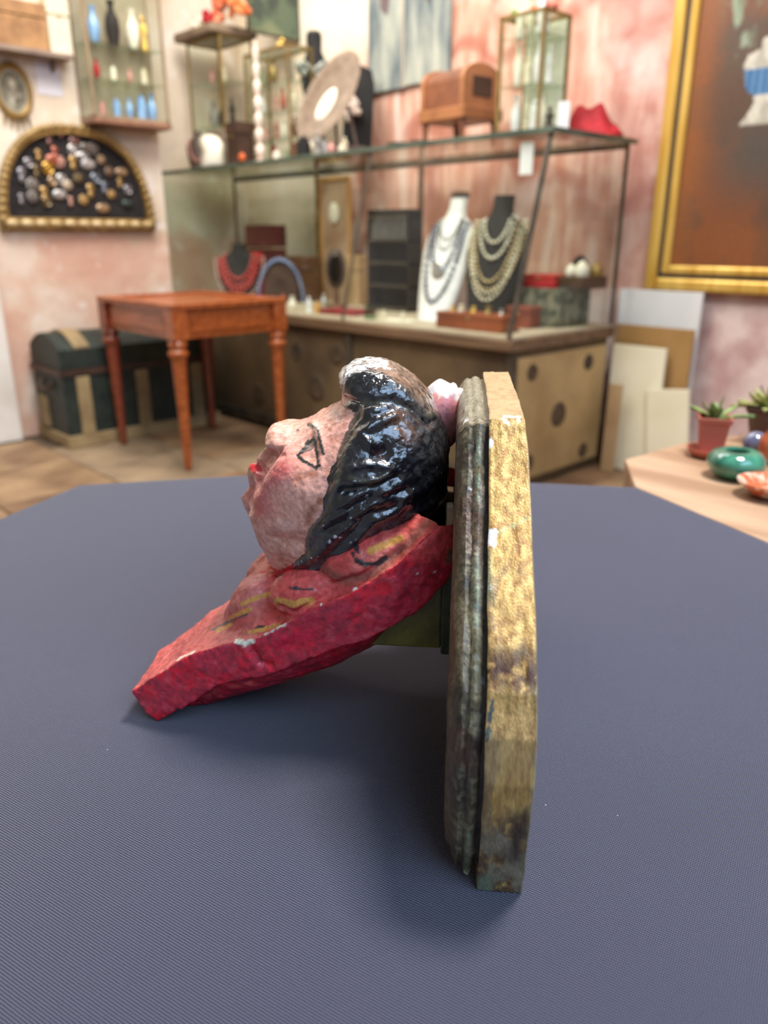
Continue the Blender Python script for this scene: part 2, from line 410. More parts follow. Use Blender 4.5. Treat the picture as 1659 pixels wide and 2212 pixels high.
# ------------------------------------------------------------------ cloth-covered table with the sculpture
def cloth_material():
    m = bpy.data.materials.new('slate blue woven cloth'); nt, N, L, b = nodes(m)
    tc = N.new('ShaderNodeTexCoord'); mp = N.new('ShaderNodeMapping'); L.new(tc.outputs['Object'], mp.inputs[0]); mp.inputs['Rotation'].default_value = (0, 0, YAW+math.radians(28))
    w = []
    for d, sc in (('X', 270), ('Y', 330)):
        x = N.new('ShaderNodeTexWave'); x.bands_direction = d; x.inputs['Scale'].default_value = sc; x.inputs['Distortion'].default_value = .6; x.inputs['Detail'].default_value = 1
        x.inputs['Detail Scale'].default_value = 2
        L.new(mp.outputs[0], x.inputs['Vector']); w.append(x.outputs['Fac'])
    mu = N.new('ShaderNodeMath'); mu.operation = 'MULTIPLY'; L.new(w[0], mu.inputs[0]); L.new(w[1], mu.inputs[1])
    ad = N.new('ShaderNodeMath'); ad.operation = 'MULTIPLY_ADD'; L.new(w[0], ad.inputs[0]); ad.inputs[1].default_value = .45; L.new(mu.outputs[0], ad.inputs[2])
    r = N.new('ShaderNodeValToRGB'); e = r.color_ramp.elements; e[0].position = .05; e[0].color = (*lin((11, 12, 21)), 1); e[1].position = 1.0; e[1].color = (*lin((90, 89, 118)), 1)
    L.new(ad.outputs[0], r.inputs[0])
    n = N.new('ShaderNodeTexNoise'); n.inputs['Scale'].default_value = 5; n.inputs['Detail'].default_value = 5; L.new(tc.outputs['Object'], n.inputs['Vector'])
    mr = N.new('ShaderNodeMapRange'); mr.inputs['To Min'].default_value = .86; mr.inputs['To Max'].default_value = 1.14; L.new(n.outputs['Fac'], mr.inputs['Value'])
    vm = N.new('ShaderNodeVectorMath'); vm.operation = 'SCALE'; L.new(r.outputs[0], vm.inputs[0]); L.new(mr.outputs[0], vm.inputs['Scale'])
    # lint specks
    n2 = N.new('ShaderNodeTexVoronoi'); n2.inputs['Scale'].default_value = 42; L.new(tc.outputs['Object'], n2.inputs['Vector'])
    lt = N.new('ShaderNodeMath'); lt.operation = 'LESS_THAN'; lt.inputs[1].default_value = .02; L.new(n2.outputs['Distance'], lt.inputs[0])
    mx = N.new('ShaderNodeMix'); mx.data_type = 'RGBA'; L.new(lt.outputs[0], mx.inputs[0]); L.new(vm.outputs[0], mx.inputs[6]); mx.inputs[7].default_value = (*lin((140, 142, 160)), 1)
    L.new(mx.outputs[2], b.inputs['Base Color'])
    b.inputs['Roughness'].default_value = .8; b.inputs['Sheen Weight'].default_value = .3; b.inputs['Specular IOR Level'].default_value = .25
    bp = N.new('ShaderNodeBump'); bp.inputs['Strength'].default_value = .9; bp.inputs['Distance'].default_value = .0005
    L.new(ad.outputs[0], bp.inputs['Height']); L.new(bp.outputs[0], b.inputs['Normal'])
    return m
tp = [at(*q, z=TZ).to_2d() for q in [(-60, 1140), (0, 1117), (168, 1046), (540, 1024), (820, 1027), (1140, 1040), (1378, 1051), (1659, 1168), (1720, 1194)]]
back_l = Vector(hd.to_2d())*-.35
tp = tp + [Vector(rt.to_2d())*.62 + back_l, Vector(rt.to_2d())*-.62 + back_l]
tp = list(reversed(tp))
cen = sum(tp, Vector((0, 0)))/len(tp)
tb = thing('display_table', 'low table hidden under the slate blue cloth', 'table', (cen.x, cen.y, 0))
ins = [(p-cen)*.985 for p in tp]
G().prism([tuple(p) for p in ins], TZ-.035, TZ-.004, 'z').build('tabletop', mat('plain deal', (150, 112, 76), (170, 132, 92), 6, .6), tb)
for p in (ins[0]*.8, ins[1]*.8, ins[4]*.8, ins[7]*.8):
    G().box(p.x-.025, p.x+.025, p.y-.025, p.y+.025, 0, TZ-.035).build('leg', MC['plain deal'], tb)
g = G(); n = len(tp); rings = []
def ringpts(scale_in, z, wob=0):
    out = []
    for k, p in enumerate(tp):
        q = tp[(k+1) % n]
        for t in range(8):
            s_ = p.lerp(q, t/8) - cen; a = (k*8+t)
            s2 = s_ + s_.normalized()*(scale_in + wob*math.sin(a*1.9)*.5 + wob*math.sin(a*.7))
            out.append((s2.x, s2.y, z))
    return out
prof = [(-.010, TZ, 0), (-.004, TZ-.0005, 0), (0, TZ-.004, 0), (.002, TZ-.012, 0), (.004, TZ-.05, .002), (.010, TZ-.2, .010), (.016, TZ-.42, .018)]
R = [ringpts(*a) for a in prof]; m8 = n*8
g.v = [v for r_ in R for v in r_]; g.f = [tuple(range(m8))]
for j in range(len(R)-1):
    for i in range(m8):
        g.f.append((j*m8+i, (j+1)*m8+i, (j+1)*m8+(i+1) % m8, j*m8+(i+1) % m8))
co = g.build('tablecloth', cloth_material(), None, smooth=True, loc=(cen.x, cen.y, 0))
tag(co, 'slate blue woven cloth spread over the near table, under the painted bust', 'tablecloth')
for md in list(co.modifiers): co.modifiers.remove(md)

# ------------------------------------------------------------------ the sculpture: traced in its own upright frame, then built as solid forms
AZ = math.radians(5.5); HS = HC-TZ; YSAG = .432
srot = YAW - AZ
sD = Vector((-math.sin(srot), math.cos(srot), 0)); sX = Vector((math.cos(srot), math.sin(srot), 0))
_sD = np.array(sD); _sX = np.array(sX)
def loc_at(px, py, y=YSAG):                   # pixel -> (x, z) of the sculpture frame on the plane at depth y
    d = ray(px, py); t = y/(d @ _sD); return float((d @ _sX)*t), float(HS + d[2]*t)
def to_px(V):                                 # sculpture-frame points -> photograph pixels
    W = V[:, :1]*_sX + V[:, 1:2]*_sD + np.array([[0, 0, TZ]])*1.0; W[:, 2] += V[:, 2]; W = W - _C
    w = W @ _f; return np.stack([829.5+F*(W @ _r)/w, 1106-F*(W @ _u)/w], 1)
def near_px(V):
    M = V.copy(); M[:, 1] = YSAG-np.abs(V[:, 1]-YSAG); return to_px(M)
SO = np.array([0, YSAG, 0])
root = thing('painted_bust', 'painted plaster bust with black hair, red robe and gilded plaque on the blue cloth', 'sculpture', tuple(sD*YSAG + Vector((0, 0, TZ))), srot)

head_px = [(742,864),(708,881),(681,898),(659,909),(645,913),(627,915.5),(609,914),(596,914),(583,921),(577,932),(579.5,945),(582,961),(576,968),(567,975),(558,983),(554,994),(555.5,1001),(543,1001),(535,1009),(533,1021),(536,1035),(539,1049),(529,1060),(519,1074),(524,1086),(536,1113),(551,1142),(567,1167),(581,1186),(588,1200),(590,1240),
           (660,1265),(730,1240),(809,1190),(885,1135),(950,1090),(965,1055),(969.5,1013),(969.5,958),(961,929),(940,895),(919,853),(889,823),(860,798),(834,787),(796,780),(767,785),(746,797),(738,812),(741,840)]
face_hair = [(789,864),(765,910),(740,968),(733,987),(738,1005),(729,1034),(715,1073),(708,1093),(695,1120),(674,1142),(666,1167),(665,1195),(667,1216)]
hair_px = [(741,858)] + face_hair + [(700,1212),(750,1186),(809,1165),(885,1119),(951,1086),(967,1055),(972,1013),(972,958),(963,928),(942,894),(921,852),(890,821),(861,796),(834,785),(796,778),(767,783),(745,795),(736,812),(739,840)]
def poly_m(P, y=YSAG): return np.array([loc_at(a, b, y) for a, b in P])

class Inflate:
    """half-width field of a rounded solid with a traced profile (Poisson inflation)"""
    def __init__(s, poly, wmax, h=.001, it=5000):
        lo = poly.min(0)-.008; hi = poly.max(0)+.008; s.lo = lo; s.h = h
        nx, nz = np.ceil((hi-lo)/h).astype(int)+1
        X, Z = np.meshgrid(lo[0]+np.arange(nx)*h, lo[1]+np.arange(nz)*h, indexing='ij')
        P = np.stack([X.ravel(), Z.ravel()], 1); sd = sdpoly(P, poly).reshape(nx, nz); m = sd < 0
        f = np.where(m, .0005, 0.)
        # coarse-to-fine relaxation
        step = 8
        cur = None
        for st in (8, 4, 2, 1):
            mm = m[::st, ::st]; g = np.zeros(mm.shape)
            if cur is not None:
                g = np.repeat(np.repeat(cur, 2, 0), 2, 1)[:mm.shape[0], :mm.shape[1]]
                g = np.pad(g, ((0, mm.shape[0]-g.shape[0]), (0, mm.shape[1]-g.shape[1])))*mm
            c = (h*st)**2
            for _ in range(300 if st > 1 else 250):
                q = np.zeros_like(g); q[1:-1, 1:-1] = (g[2:, 1:-1]+g[:-2, 1:-1]+g[1:-1, 2:]+g[1:-1, :-2]+c)/4; g = q*mm
            cur = g
        k = wmax**2/cur.max(); phi = cur*k
        edge = phi[(sd < 0) & (sd > -.0025)].mean()/.00125
        s.phi = np.where(m, phi, -np.maximum(sd, 0)*edge*.6)
    def samp(s, x, z):
        a = (x-s.lo[0])/s.h; b = (z-s.lo[1])/s.h; n0, n1 = s.phi.shape
        a = np.clip(a, 0, n0-1.001); b = np.clip(b, 0, n1-1.001); i = a.astype(int); j = b.astype(int); u = a-i; v = b-j; p = s.phi
        return p[i, j]*(1-u)*(1-v)+p[i+1, j]*u*(1-v)+p[i, j+1]*(1-u)*v+p[i+1, j+1]*u*v
def grid(x0, x1, y0, y1, z0, z1, h):
    nx, ny, nz = [int(math.ceil((b-a)/h))+1 for a, b in ((x0, x1), (y0, y1), (z0, z1))]
    X = x0+np.arange(nx)*h; Y = y0+np.arange(ny)*h; Z = z0+np.arange(nz)*h
    return X, Y, Z
def sculpt(name, fun, box, h, m, paint, disp=None, smooth=2):
    X, Y, Z = grid(*box, h)
    f = fun(X[:, None, None], Y[None, :, None], Z[None, None, :], X, Z)
    V, Q = surface_nets(f.astype(np.float64), (X[0], Y[0], Z[0]), h)
    # light smoothing
    for _ in range(smooth):
        A = np.zeros_like(V); c = np.zeros(len(V))
        for a, b in ((0, 1), (1, 2), (2, 3), (3, 0)):
            np.add.at(A, Q[:, a], V[Q[:, b]]); np.add.at(A, Q[:, b], V[Q[:, a]]); np.add.at(c, Q[:, a], 1); np.add.at(c, Q[:, b], 1)
        V = V*.5 + .5*A/c[:, None]
    if disp is not None:
        V = V + normals(V, Q)*disp(V)[:, None]
    V[:, 2] = np.maximum(V[:, 2], .0012)
    col = paint(V, normals(V, Q))
    return np_mesh(name, V-SO, Q, m, root, col)

HP = poly_m(head_px); HI = Inflate(HP, .050)
def smooth1(t): t = np.clip(t, 0, 1); return t*t*(3-2*t)
def stroke(uv, pts, w, soft=1.5): return 1-smooth1((segdist(uv, pts)-w/2+soft/2)/soft)
HAIRP = poly_m(hair_px)
def head_w(X2, Z2):
    return np.sqrt(np.maximum(HI.samp(X2, Z2), 0)) + np.minimum(HI.samp(X2, Z2), 0)*60
JAW = poly_m([(640, 955), (606, 985), (578, 1040), (576, 1100), (594, 1160), (612, 1210), (470, 1250), (470, 935), (560, 962)])
def head_f(x, y, z, X, Z):
    P, R_ = np.meshgrid(X, Z, indexing='ij'); w = head_w(P, R_)
    sd = sdpoly(np.stack([P.ravel(), R_.ravel()], 1), HP).reshape(P.shape)
    lm = smooth1(-sdpoly(np.stack([P.ravel(), R_.ravel()], 1), JAW).reshape(P.shape)/.006+.5)
    w = np.maximum(w, 0)+.0028*smooth1(-sd/.003+.35)
    w = w*(1-lm*(1-(.16+.84*smooth1(-sd/.014))))
    return np.maximum(np.abs(y-YSAG) - w[:, None, :], (sd*.8+.0001)[:, None, :])
def hair_f(x, y, z, X, Z):
    P, R_ = np.meshgrid(X, Z, indexing='ij'); w = head_w(P, R_)
    sd = sdpoly(np.stack([P.ravel(), R_.ravel()], 1), HAIRP).reshape(P.shape)
    lift = .0042*smooth1(-sd/.006)+.0028
    w = np.maximum(w, 0)*1.0 + np.minimum(w, 0)
    a = np.abs(y-YSAG) - (w+lift)[:, None, :]
    return np.maximum(a, sd[:, None, :]*.9-.0002)
bx = (HP[:, 0].min()-.006, HP[:, 0].max()+.006, YSAG-.060, YSAG+.060, HP[:, 1].min()-.004, HP[:, 1].max()+.006)
def face_disp(V):
    uv = near_px(V); d = (fbm(V, 160, 3)-.5)*.0012 + (fbm(V, 420, 2)-.5)*.0005
    mz = sdpoly(uv, [(622,960),(606,985),(578,1022),(558,1046),(547,1075),(549,1112),(480,1112),(480,962)])
    sidey = smooth1((np.abs(V[:, 1]-YSAG)-.003)/.006)
    d -= .0016*smooth1(-mz/9)*sidey
    nz_ = sdpoly(uv, [(576,930),(610,918),(622,940),(606,962),(580,962)]); d += .0005*smooth1(-nz_/8)*sidey
    d -= .0022*np.exp(-(segdist(uv, [(572,975),(600,972)])/6)**2)*sidey
    d += .0022*np.exp(-(segdist(uv, [(545,1014),(556,1024)])/6)**2)*sidey
    d -= .0016*np.exp(-(segdist(uv, [(606,952),(590,990),(566,1022),(556,1045)])/9)**2)
    d += .0012*np.exp(-(segdist(uv, [(600,958),(590,966)])/13)**2)
    d -= .0014*np.exp(-(segdist(uv, [(668,960),(672,985)])/22)**2)
    d += .0005*np.exp(-(segdist(uv, [(662,972),(655,990),(682,1010)])/8)**2)
    d += .0011*np.exp(-(segdist(uv, [(676,916),(692,950),(694,1005)])/7)**2)
    d += .0022*np.exp(-(segdist(uv, [(620,1030),(650,1060)])/40)**2)
    d -= .0012*np.exp(-(segdist(uv, [(560,1000),(573,1018)])/5)**2)
    d -= .0018*np.exp(-(segdist(uv, [(600,1165),(650,1175)])/14)**2)
    return d
def face_paint(V, N_):
    uv = near_px(V); n1 = fbm(V, 60, 4); n2 = fbm(V, 300, 3, 9)
    c = np.tile(np.array(lin((228, 166, 146))), (len(V), 1))
    c = lay(c, (200, 126, 98), smooth1((n2-.5)*5)*.55)
    c = lay(c, (236, 184, 170), smooth1((n1-.5)*6)*.6)
    c = lay(c, (206, 84, 88), np.exp(-(segdist(uv, [(605,1010),(560,1060),(566,1092)])/32)**2)*.85*(.6+.6*n2))
    c = lay(c, (150, 84, 44), np.exp(-(segdist(uv, [(672,1028),(650,1030)])/11)**2)*.7*smooth1(n2*2.2-.4))
    c = lay(c, (142, 76, 44), np.exp(-(segdist(uv, [(690,1082),(672,1105),(662,1130)])/13)**2)*.85*smooth1(n2*2.4-.4))
    c = lay(c, (148, 86, 60), np.exp(-(segdist(uv, [(592,1150),(600,1170),(612,1215)])/13)**2)*.5*smooth1(n2*2.2-.4))
    c = lay(c, (150, 92, 66), np.exp(-(segdist(uv, [(668,925),(650,938)])/12)**2)*.4*smooth1(n2*2.4-.5))
    wob = (fbm(V, 500, 2, 3)-.5)*5
    def st(pts, w): return 1-smooth1((segdist(uv, pts)+wob-w/2+.7)/1.4)
    lips = inpoly(uv, [(533,1005),(541,996),(558,999),(567,1014),(563,1030),(551,1024),(540,1015)])
    c = lay(c, (214, 36, 44), lips*.95)
    eye = st([(678,944),(682,962),(685,985),(686,1002)], 6)
    eye = np.maximum(eye, st([(678,946),(668,958),(655,972),(643,984),(652,994),(668,1003),(684,1010),(689,1006)], 7.5))
    eye = np.maximum(eye, st([(666,952),(661,960)], 7)); eye = np.maximum(eye, st([(683,1003),(684,1014)], 4))
    eye = np.maximum(eye, .75*inpoly(uv, [(678,946),(680,968),(668,975),(652,980),(645,984)]))
    c = lay(c, (52, 54, 50), eye)
    c = lay(c, (50, 54, 48), st([(667,917),(682,924),(690,940),(692,958),(696,974),(698,980)], 7))
    c = lay(c, (48, 44, 70), st([(643,930)], 6))
    c = lay(c, (200, 24, 34), (1-smooth1((segdist(uv, [(556,1206),(578,1226),(598,1240),(622,1232),(640,1222),(664,1206)])+wob*.6-6)/2))*.95)
    c = lay(c, (26, 27, 32), smooth1(-sdpoly(uv, hair_px)/3)*1.)
    # dark seam of the hairline
    sd = segdist(uv, face_hair); c = lay(c, (66, 60, 50), (1-smooth1((sd+wob-5)/3))*.85)
    return c
m_face = vcol_mat('painted plaster skin', rough=.36, bump=.55, bscale=480, var=.20, vscale=420, coat=.55, bump2=.30, b2scale=190)
sculpt('face', head_f, bx, .0008, m_face, face_paint, face_disp, 1)
def hair_disp(V):
    uv = near_px(V); d = (fbm(V, 110, 4)-.5)*.0022 + (fbm(V, 380, 2, 5)-.5)*.0009
    # combed strands sweeping from the temple down to the nape
    ang = math.radians(-38); s_ = uv[:, 0]*math.sin(-ang)+uv[:, 1]*math.cos(ang)
    lowm = smooth1((uv[:, 1]-1010)/60)
    d += .0009*np.sin(s_*.17+6*fbm(V, 45, 2))*lowm
    d -= .0032*np.exp(-(segdist(uv, [(742,862),(792,866),(850,866),(895,890),(925,915)])/9)**2)
    d += .0026*np.exp(-(segdist(uv, [(760,815),(820,815),(880,850),(930,900)])/26)**2)
    d += .0020*np.exp(-(segdist(uv, [(800,890),(830,880)])/14)**2)
    d += .0024*np.exp(-(segdist(uv, [(800,960),(780,940),(810,915),(850,900)])/10)**2)
    d -= .0030*np.exp(-(segdist(uv, [(812,985),(835,975)])/15)**2)
    d += .0022*np.exp(-(segdist(uv, [(760,1010),(810,1000),(845,1015),(820,1035),(760,1045)])/9)**2)
    d -= .0016*np.exp(-(segdist(uv, [(745,1060),(800,1050),(860,1030)])/8)**2)
    d -= .0016*np.exp(-(segdist(uv, [(715,1110),(790,1085),(880,1060)])/7)**2)
    d -= .0014*np.exp(-(segdist(uv, [(700,1150),(780,1120),(860,1095)])/7)**2)
    return d
def hair_paint(V, N_):
    uv = near_px(V); n1 = fbm(V, 70, 4, 2); n2 = fbm(V, 320, 3, 4)
    c = np.tile(np.array(lin((20, 22, 28))), (len(V), 1))
    c = lay(c, (58, 60, 62), smooth1((n2-.56)*7)*.5)
    # worn brown plaster along the crown and on the temple
    rim = np.exp(-(segdist(uv, [(838,792),(880,818),(915,860),(930,890)])/17)**2)
    c = lay(c, (122, 104, 86), rim*smooth1((n2-.3)*4))
    c = lay(c, (104, 70, 50), np.exp(-(segdist(uv, [(860,905),(880,935)])/22)**2)*smooth1((n1-.32)*5)*.9)
    c = lay(c, (78, 76, 74), np.exp(-(segdist(uv, [(905,900),(925,960)])/30)**2)*.6*smooth1((n2-.35)*5))
    c = lay(c, (92, 84, 66), np.exp(-(segdist(uv, face_hair)/5)**2)*.75)
    c = lay(c, (92, 88, 74), np.exp(-(segdist(uv, [(742,864),(792,868),(850,868),(880,885)])/5)**2)*.7)
    c = lay(c, (96, 92, 72), np.exp(-(segdist(uv, [(756,1030),(800,1044),(838,1024)])/5)**2)*.55)
    c = lay(c, (70, 24, 24), np.exp(-(segdist(uv, [(815,980)])/12)**2)*.5)
    chip = inpoly(uv+((fbm(V, 260, 3, 8)-.5)*26)[:, None], [(730,826),(734,795),(760,772),(800,768),(838,776),(840,795),(815,799),(798,789),(780,797),(760,798),(752,822),(738,830)])
    c = lay(c, (236, 238, 236), chip*smooth1((fbm(V, 420, 3, 31)-.43)*12))
    sp = smooth1((fbm(V, 700, 2, 44)-.84)*30)*smooth1((uv[:, 1]-990)/60)
    c = lay(c, (200, 206, 210), sp)
    for q in ((794,1072),(760,1066),(724,1160),(735,1163),(712,1170)): c = lay(c, (220, 224, 226), stroke(uv, [q], 7)*smooth1((n2-.35)*6))
    return c
m_hair = vcol_mat('glossy black lacquered hair', rough=.22, bump=.5, bscale=430, var=.3, vscale=200, coat=1.0, spec=.7, bump2=.75, b2scale=170, rnoise=.12)
sculpt('hair', hair_f, bx, .0009, m_hair, hair_paint, hair_disp)

# robe: thick shoulder slab with a relief of folds above it
HWP = [(275, .049), (340, .051), (480, .054), (600, .058), (720, .062), (850, .062), (940, .056), (990, .050)]
hw_at = lambda px: float(np.interp(px, [a for a, _ in HWP], [b for _, b in HWP]))
up_px = [(275,1492),(322,1463),(377,1427),(420,1405),(487,1388),(520,1384),(540,1380),(588,1357),(652,1327),(721,1291),(790,1258),(858,1208),(904,1164),(945,1128),(968,1102),(978,1108)]
lo_px = [(985,1140),(986,1200),(985,1232),(973,1257),(950,1284),(904,1326),(858,1358),(790,1389),(721,1411),(629,1449),(560,1471),(540,1470),(464,1490),(423,1519),(391,1537),(341,1566),(310,1545),(290,1525)]
SLAB = np.array([loc_at(a, b, YSAG-hw_at(a)) for a, b in up_px+lo_px])
HWF = [(275, .003), (340, .008), (480, .026), (600, .042), (720, .056), (850, .062), (940, .056), (990, .050)]
HFX = np.array([loc_at(a, 1300, YSAG-hw_at(a))[0] for a, w in HWF]); HFW = np.array([w for a, w in HWF])
HWX = np.array(sorted([(loc_at(a, 1300, YSAG-w)[0], w) for a, w in HWP]))
SL_lo = SLAB[:, 1].min(); 
TOR = poly_m([(275,1492),(322,1463),(377,1426),(437,1371),(492,1321),(506,1289),(533,1261),(551,1238),(566,1216),(583,1204),(600,1212),(640,1222),(668,1210),(720,1196),(790,1160),(858,1118),(927,1086),(954,1083),(975,1100),(985,1160),(980,1240),(900,1320),(760,1390),(560,1460),(400,1520),(330,1540)])
TI = Inflate(TOR, .056)
def robe_f(x, y, z, X, Z):
    P, R_ = np.meshgrid(X, Z, indexing='ij'); P2 = np.stack([P.ravel(), R_.ravel()], 1)
    sd = sdpoly(P2, SLAB).reshape(P.shape)[:, None, :]
    hw = np.interp(X, HWX[:, 0], HWX[:, 1])[:, None, None]
    ay = np.abs(y-YSAG)
    dx = np.maximum(sd, 0); hwf = np.interp(X, HFX, HFW)[:, None, None]; a = np.maximum(sd+.0015, np.maximum(YSAG-y-hw, (y-YSAG-hwf)*.9))
    ph = TI.samp(P, R_); w = (np.sqrt(np.maximum(ph, 0))+np.minimum(ph, 0)*60)[:, None, :]
    t = np.maximum(ay - w, -.02)
    f = smin(a, t, .004)
    for (px, py, yy, rx, ry, rz, rot) in ((790,1205,.392,.030,.018,.015,-27), (660,1272,.392,.021,.019,.014,-18), (560,1290,.412,.022,.020,.014,-40), (905,1150,.395,.024,.016,.010,-36)):
        cx, cz = loc_at(px, py, yy); a_ = math.radians(-rot); u = (x-cx)*math.cos(a_)+(z-cz)*math.sin(a_); v = -(x-cx)*math.sin(a_)+(z-cz)*math.cos(a_)
        yv = YSAG-np.abs(y-YSAG)-yy
        e = (np.sqrt((u/rx)**2+(yv/ry)**2+(v/rz)**2)-1)*min(rx, ry, rz); f = smin(f, e, .005)
    return np.maximum(f, .0003-z)
bx2 = (SLAB[:, 0].min()-.005, .0005, YSAG-.068, YSAG+.068, min(0, SL_lo)-.002, TOR[:, 1].max()+.006)
band_px = up_px + lo_px
def robe_disp(V):
    uv = near_px(V); d = (fbm(V, 70, 4, 3)-.5)*.0040 + (fbm(V, 240, 3, 6)-.5)*.0014
    d -= .0025*np.exp(-(segdist(uv, [(540,1396),(560,1430),(585,1440)])/6)**2)
    d += .0010*np.exp(-(segdist(uv, [(528,1400),(548,1436)])/6)**2)
    d -= .0012*np.exp(-(segdist(uv, [(905,1175),(955,1125)])/5)**2)
    d -= .0014*np.exp(-(segdist(uv, [(680,1225),(720,1262),(780,1245),(860,1190)])/6)**2)
    d -= .0014*np.exp(-(segdist(uv, [(600,1310),(640,1322),(700,1290)])/6)**2)
    return np.where(V[:, 0] > -.004, 0, d)
def robe_paint(V, N_):
    uv = near_px(V); n1 = fbm(V, 60, 4, 12); n2 = fbm(V, 260, 3, 14); n3 = fbm(V, 30, 3, 21)
    c = np.tile(np.array(lin((214, 84, 78))), (len(V), 1))
    c = lay(c, (184, 62, 62), smooth1((n2-.48)*6)*.7); c = lay(c, (222, 128, 114), smooth1((n1-.52)*6)*.6)
    c = lay(c, (214, 134, 124), smooth1((600-uv[:, 0])/60)*smooth1((1345-uv[:, 1])/40)*.8)
    c = lay(c, (190, 88, 82), smooth1((560-uv[:, 0])/40)*.6)
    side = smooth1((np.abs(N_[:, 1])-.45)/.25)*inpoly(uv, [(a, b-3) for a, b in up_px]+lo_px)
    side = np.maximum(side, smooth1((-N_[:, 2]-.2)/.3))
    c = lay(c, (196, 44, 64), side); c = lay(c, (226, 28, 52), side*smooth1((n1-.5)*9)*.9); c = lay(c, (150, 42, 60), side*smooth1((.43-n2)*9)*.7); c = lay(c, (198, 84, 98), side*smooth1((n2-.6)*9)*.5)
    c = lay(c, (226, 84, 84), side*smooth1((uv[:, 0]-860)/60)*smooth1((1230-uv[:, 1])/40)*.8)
    c = lay(c, (206, 24, 60), side*np.exp(-(segdist(uv, [(655,1375),(672,1370),(600,1390)])/14)**2))
    wob = (fbm(V, 320, 2, 3)-.5)*6
    def st(pts, w): return 1-smooth1((segdist(uv, pts)+wob-w/2+.7)/1.6)
    gold = (212, 152, 72); blk = (52, 48, 48)
    crease = np.exp(-(segdist(uv, [(700,1230),(745,1255),(810,1240),(870,1190),(930,1120)])/11)**2)  # darker brown along the crease below the upper fold
    c = lay(c, (124, 82, 66), crease*.75)
    top = 1-side
    for pts, w, k in (([(800,1190),(830,1177),(866,1163)], 15, gold), ([(600,1300),(635,1305),(672,1298)], 18, gold), ([(524,1304),(555,1292),(580,1284)], 10, gold),
                      ([(497,1336),(515,1326),(540,1316)], 9, gold), ([(538,1366),(565,1360),(602,1350)], 9, gold), ([(470,1362),(500,1348)], 8, gold)):
        c = lay(c, k, st(pts, w)*top*.95)
    for pts, w, k in (([(770,1210),(790,1220),(812,1219),(834,1204)], 12, blk), ([(770,1182),(773,1192)], 9, blk), ([(762,1196),(768,1208)], 6, blk), ([(628,1270),(652,1273),(676,1273)], 7, blk),
                      ([(458,1360),(490,1345),(533,1327)], 5, (90, 76, 74)), ([(540,1359),(570,1353)], 3, blk), ([(600,1246),(612,1240)], 4, blk)):
        c = lay(c, k, st(pts, w)*top)
    c = lay(c, (206, 24, 34), st([(566,1236),(590,1226),(612,1236),(634,1224),(650,1215)], 9)*.9)
    c = lay(c, (236, 228, 206), st([(512,1386),(530,1390),(542,1386)], 13)); c = lay(c, (236, 228, 214), st([(560,1377),(598,1357),(628,1342)], 4)*smooth1((n2-.4)*8))
    for q in ((694,1305),(764,1273),(769,1271),(968,1132),(900,1240),(940,1236)): c = lay(c, (242, 236, 228), st([q], 5))
    c = lay(c, (238, 232, 220), st([(292,1528),(312,1548),(338,1566)], 5)*smooth1((n2-.42)*8)); c = lay(c, (238, 220, 200), st([(377,1427),(400,1416),(420,1407)], 3)*.8)
    c = lay(c, (86, 100, 76), st([(976,1190),(968,1212)], 12)*.8)
    return c
m_robe = vcol_mat('painted red plaster', rough=.46, bump=.6, bscale=430, var=.24, vscale=330, coat=.18, bump2=.5, b2scale=130)
sculpt('robe', robe_f, bx2, .0011, m_robe, robe_paint, robe_disp)

# chipped red flower in the hair on the far side
fx, fz = loc_at(955, 895, .475)
def flower_f(x, y, z, X, Z):
    a = math.radians(25); u = (x-fx)*math.cos(a)-(z-fz)*math.sin(a); v = (x-fx)*math.sin(a)+(z-fz)*math.cos(a)
    e = (np.sqrt((u/.016)**2+((y-.472)/.018)**2+(v/.024)**2)-1)*.012
    e = np.maximum(e, (v*.9+(y-.472)*.3-.017)); ang = np.arctan2(y-.472, u)
    return e + .0012*np.cos(ang*5)
def flower_paint(V, N_):
    n = fbm(V, 220, 3, 61); c = np.tile(np.array(lin((236, 150, 148))), (len(V), 1)); c = lay(c, (222, 140, 132), smooth1((n-.5)*6)*.6)
    top = smooth1((V[:, 2]-(fz+.0125)+(n-.5)*.012)/.002); return lay(c, (240, 226, 218), top)
sculpt('hair_flower', flower_f, (fx-.028, fx+.026, .44, .505, fz-.030, fz+.030), .0009, vcol_mat('chipped pink flower', rough=.5, bump=.4, bscale=400), flower_paint)
gx, gz = loc_at(970, 1080, .47)
G().box(-.028, .0, -.006, .006, -.006, .006, T_(gx+.018, .47, gz) @ Ry(.1)).build('bracket_stub', mat('bare tan plaster', (196, 160, 116), (150, 116, 80), 90, .7), root, bevel=.002).location = tuple(-SO)
# olive wall bracket between bust and plaque
bx0 = loc_at(815, 1395, .385)[0]; bz0 = loc_at(900, 1399, .385)[1]; sx1 = loc_at(952, 1395, .385)[0]
mo = mat('olive bracket paint', (86, 82, 22), (120, 112, 40), 60, .42, bump=.25, bscale=260, coat=.2)
G().prism([(bx0-.004, bz0), (sx1, bz0), (sx1, bz0+.060), (bx0+.045, bz0+.060)], .385, .479).build('bracket', mo, root, bevel=.0012).location = tuple(-SO)
G().box(sx1, .003, .380, .484, bz0-.001, bz0+.062).build('bracket_plate', mat('dark green bracket plate', (34, 44, 22), (58, 62, 30), 80, .45, bump=.2, bscale=200), root, bevel=.001).location = tuple(-SO)

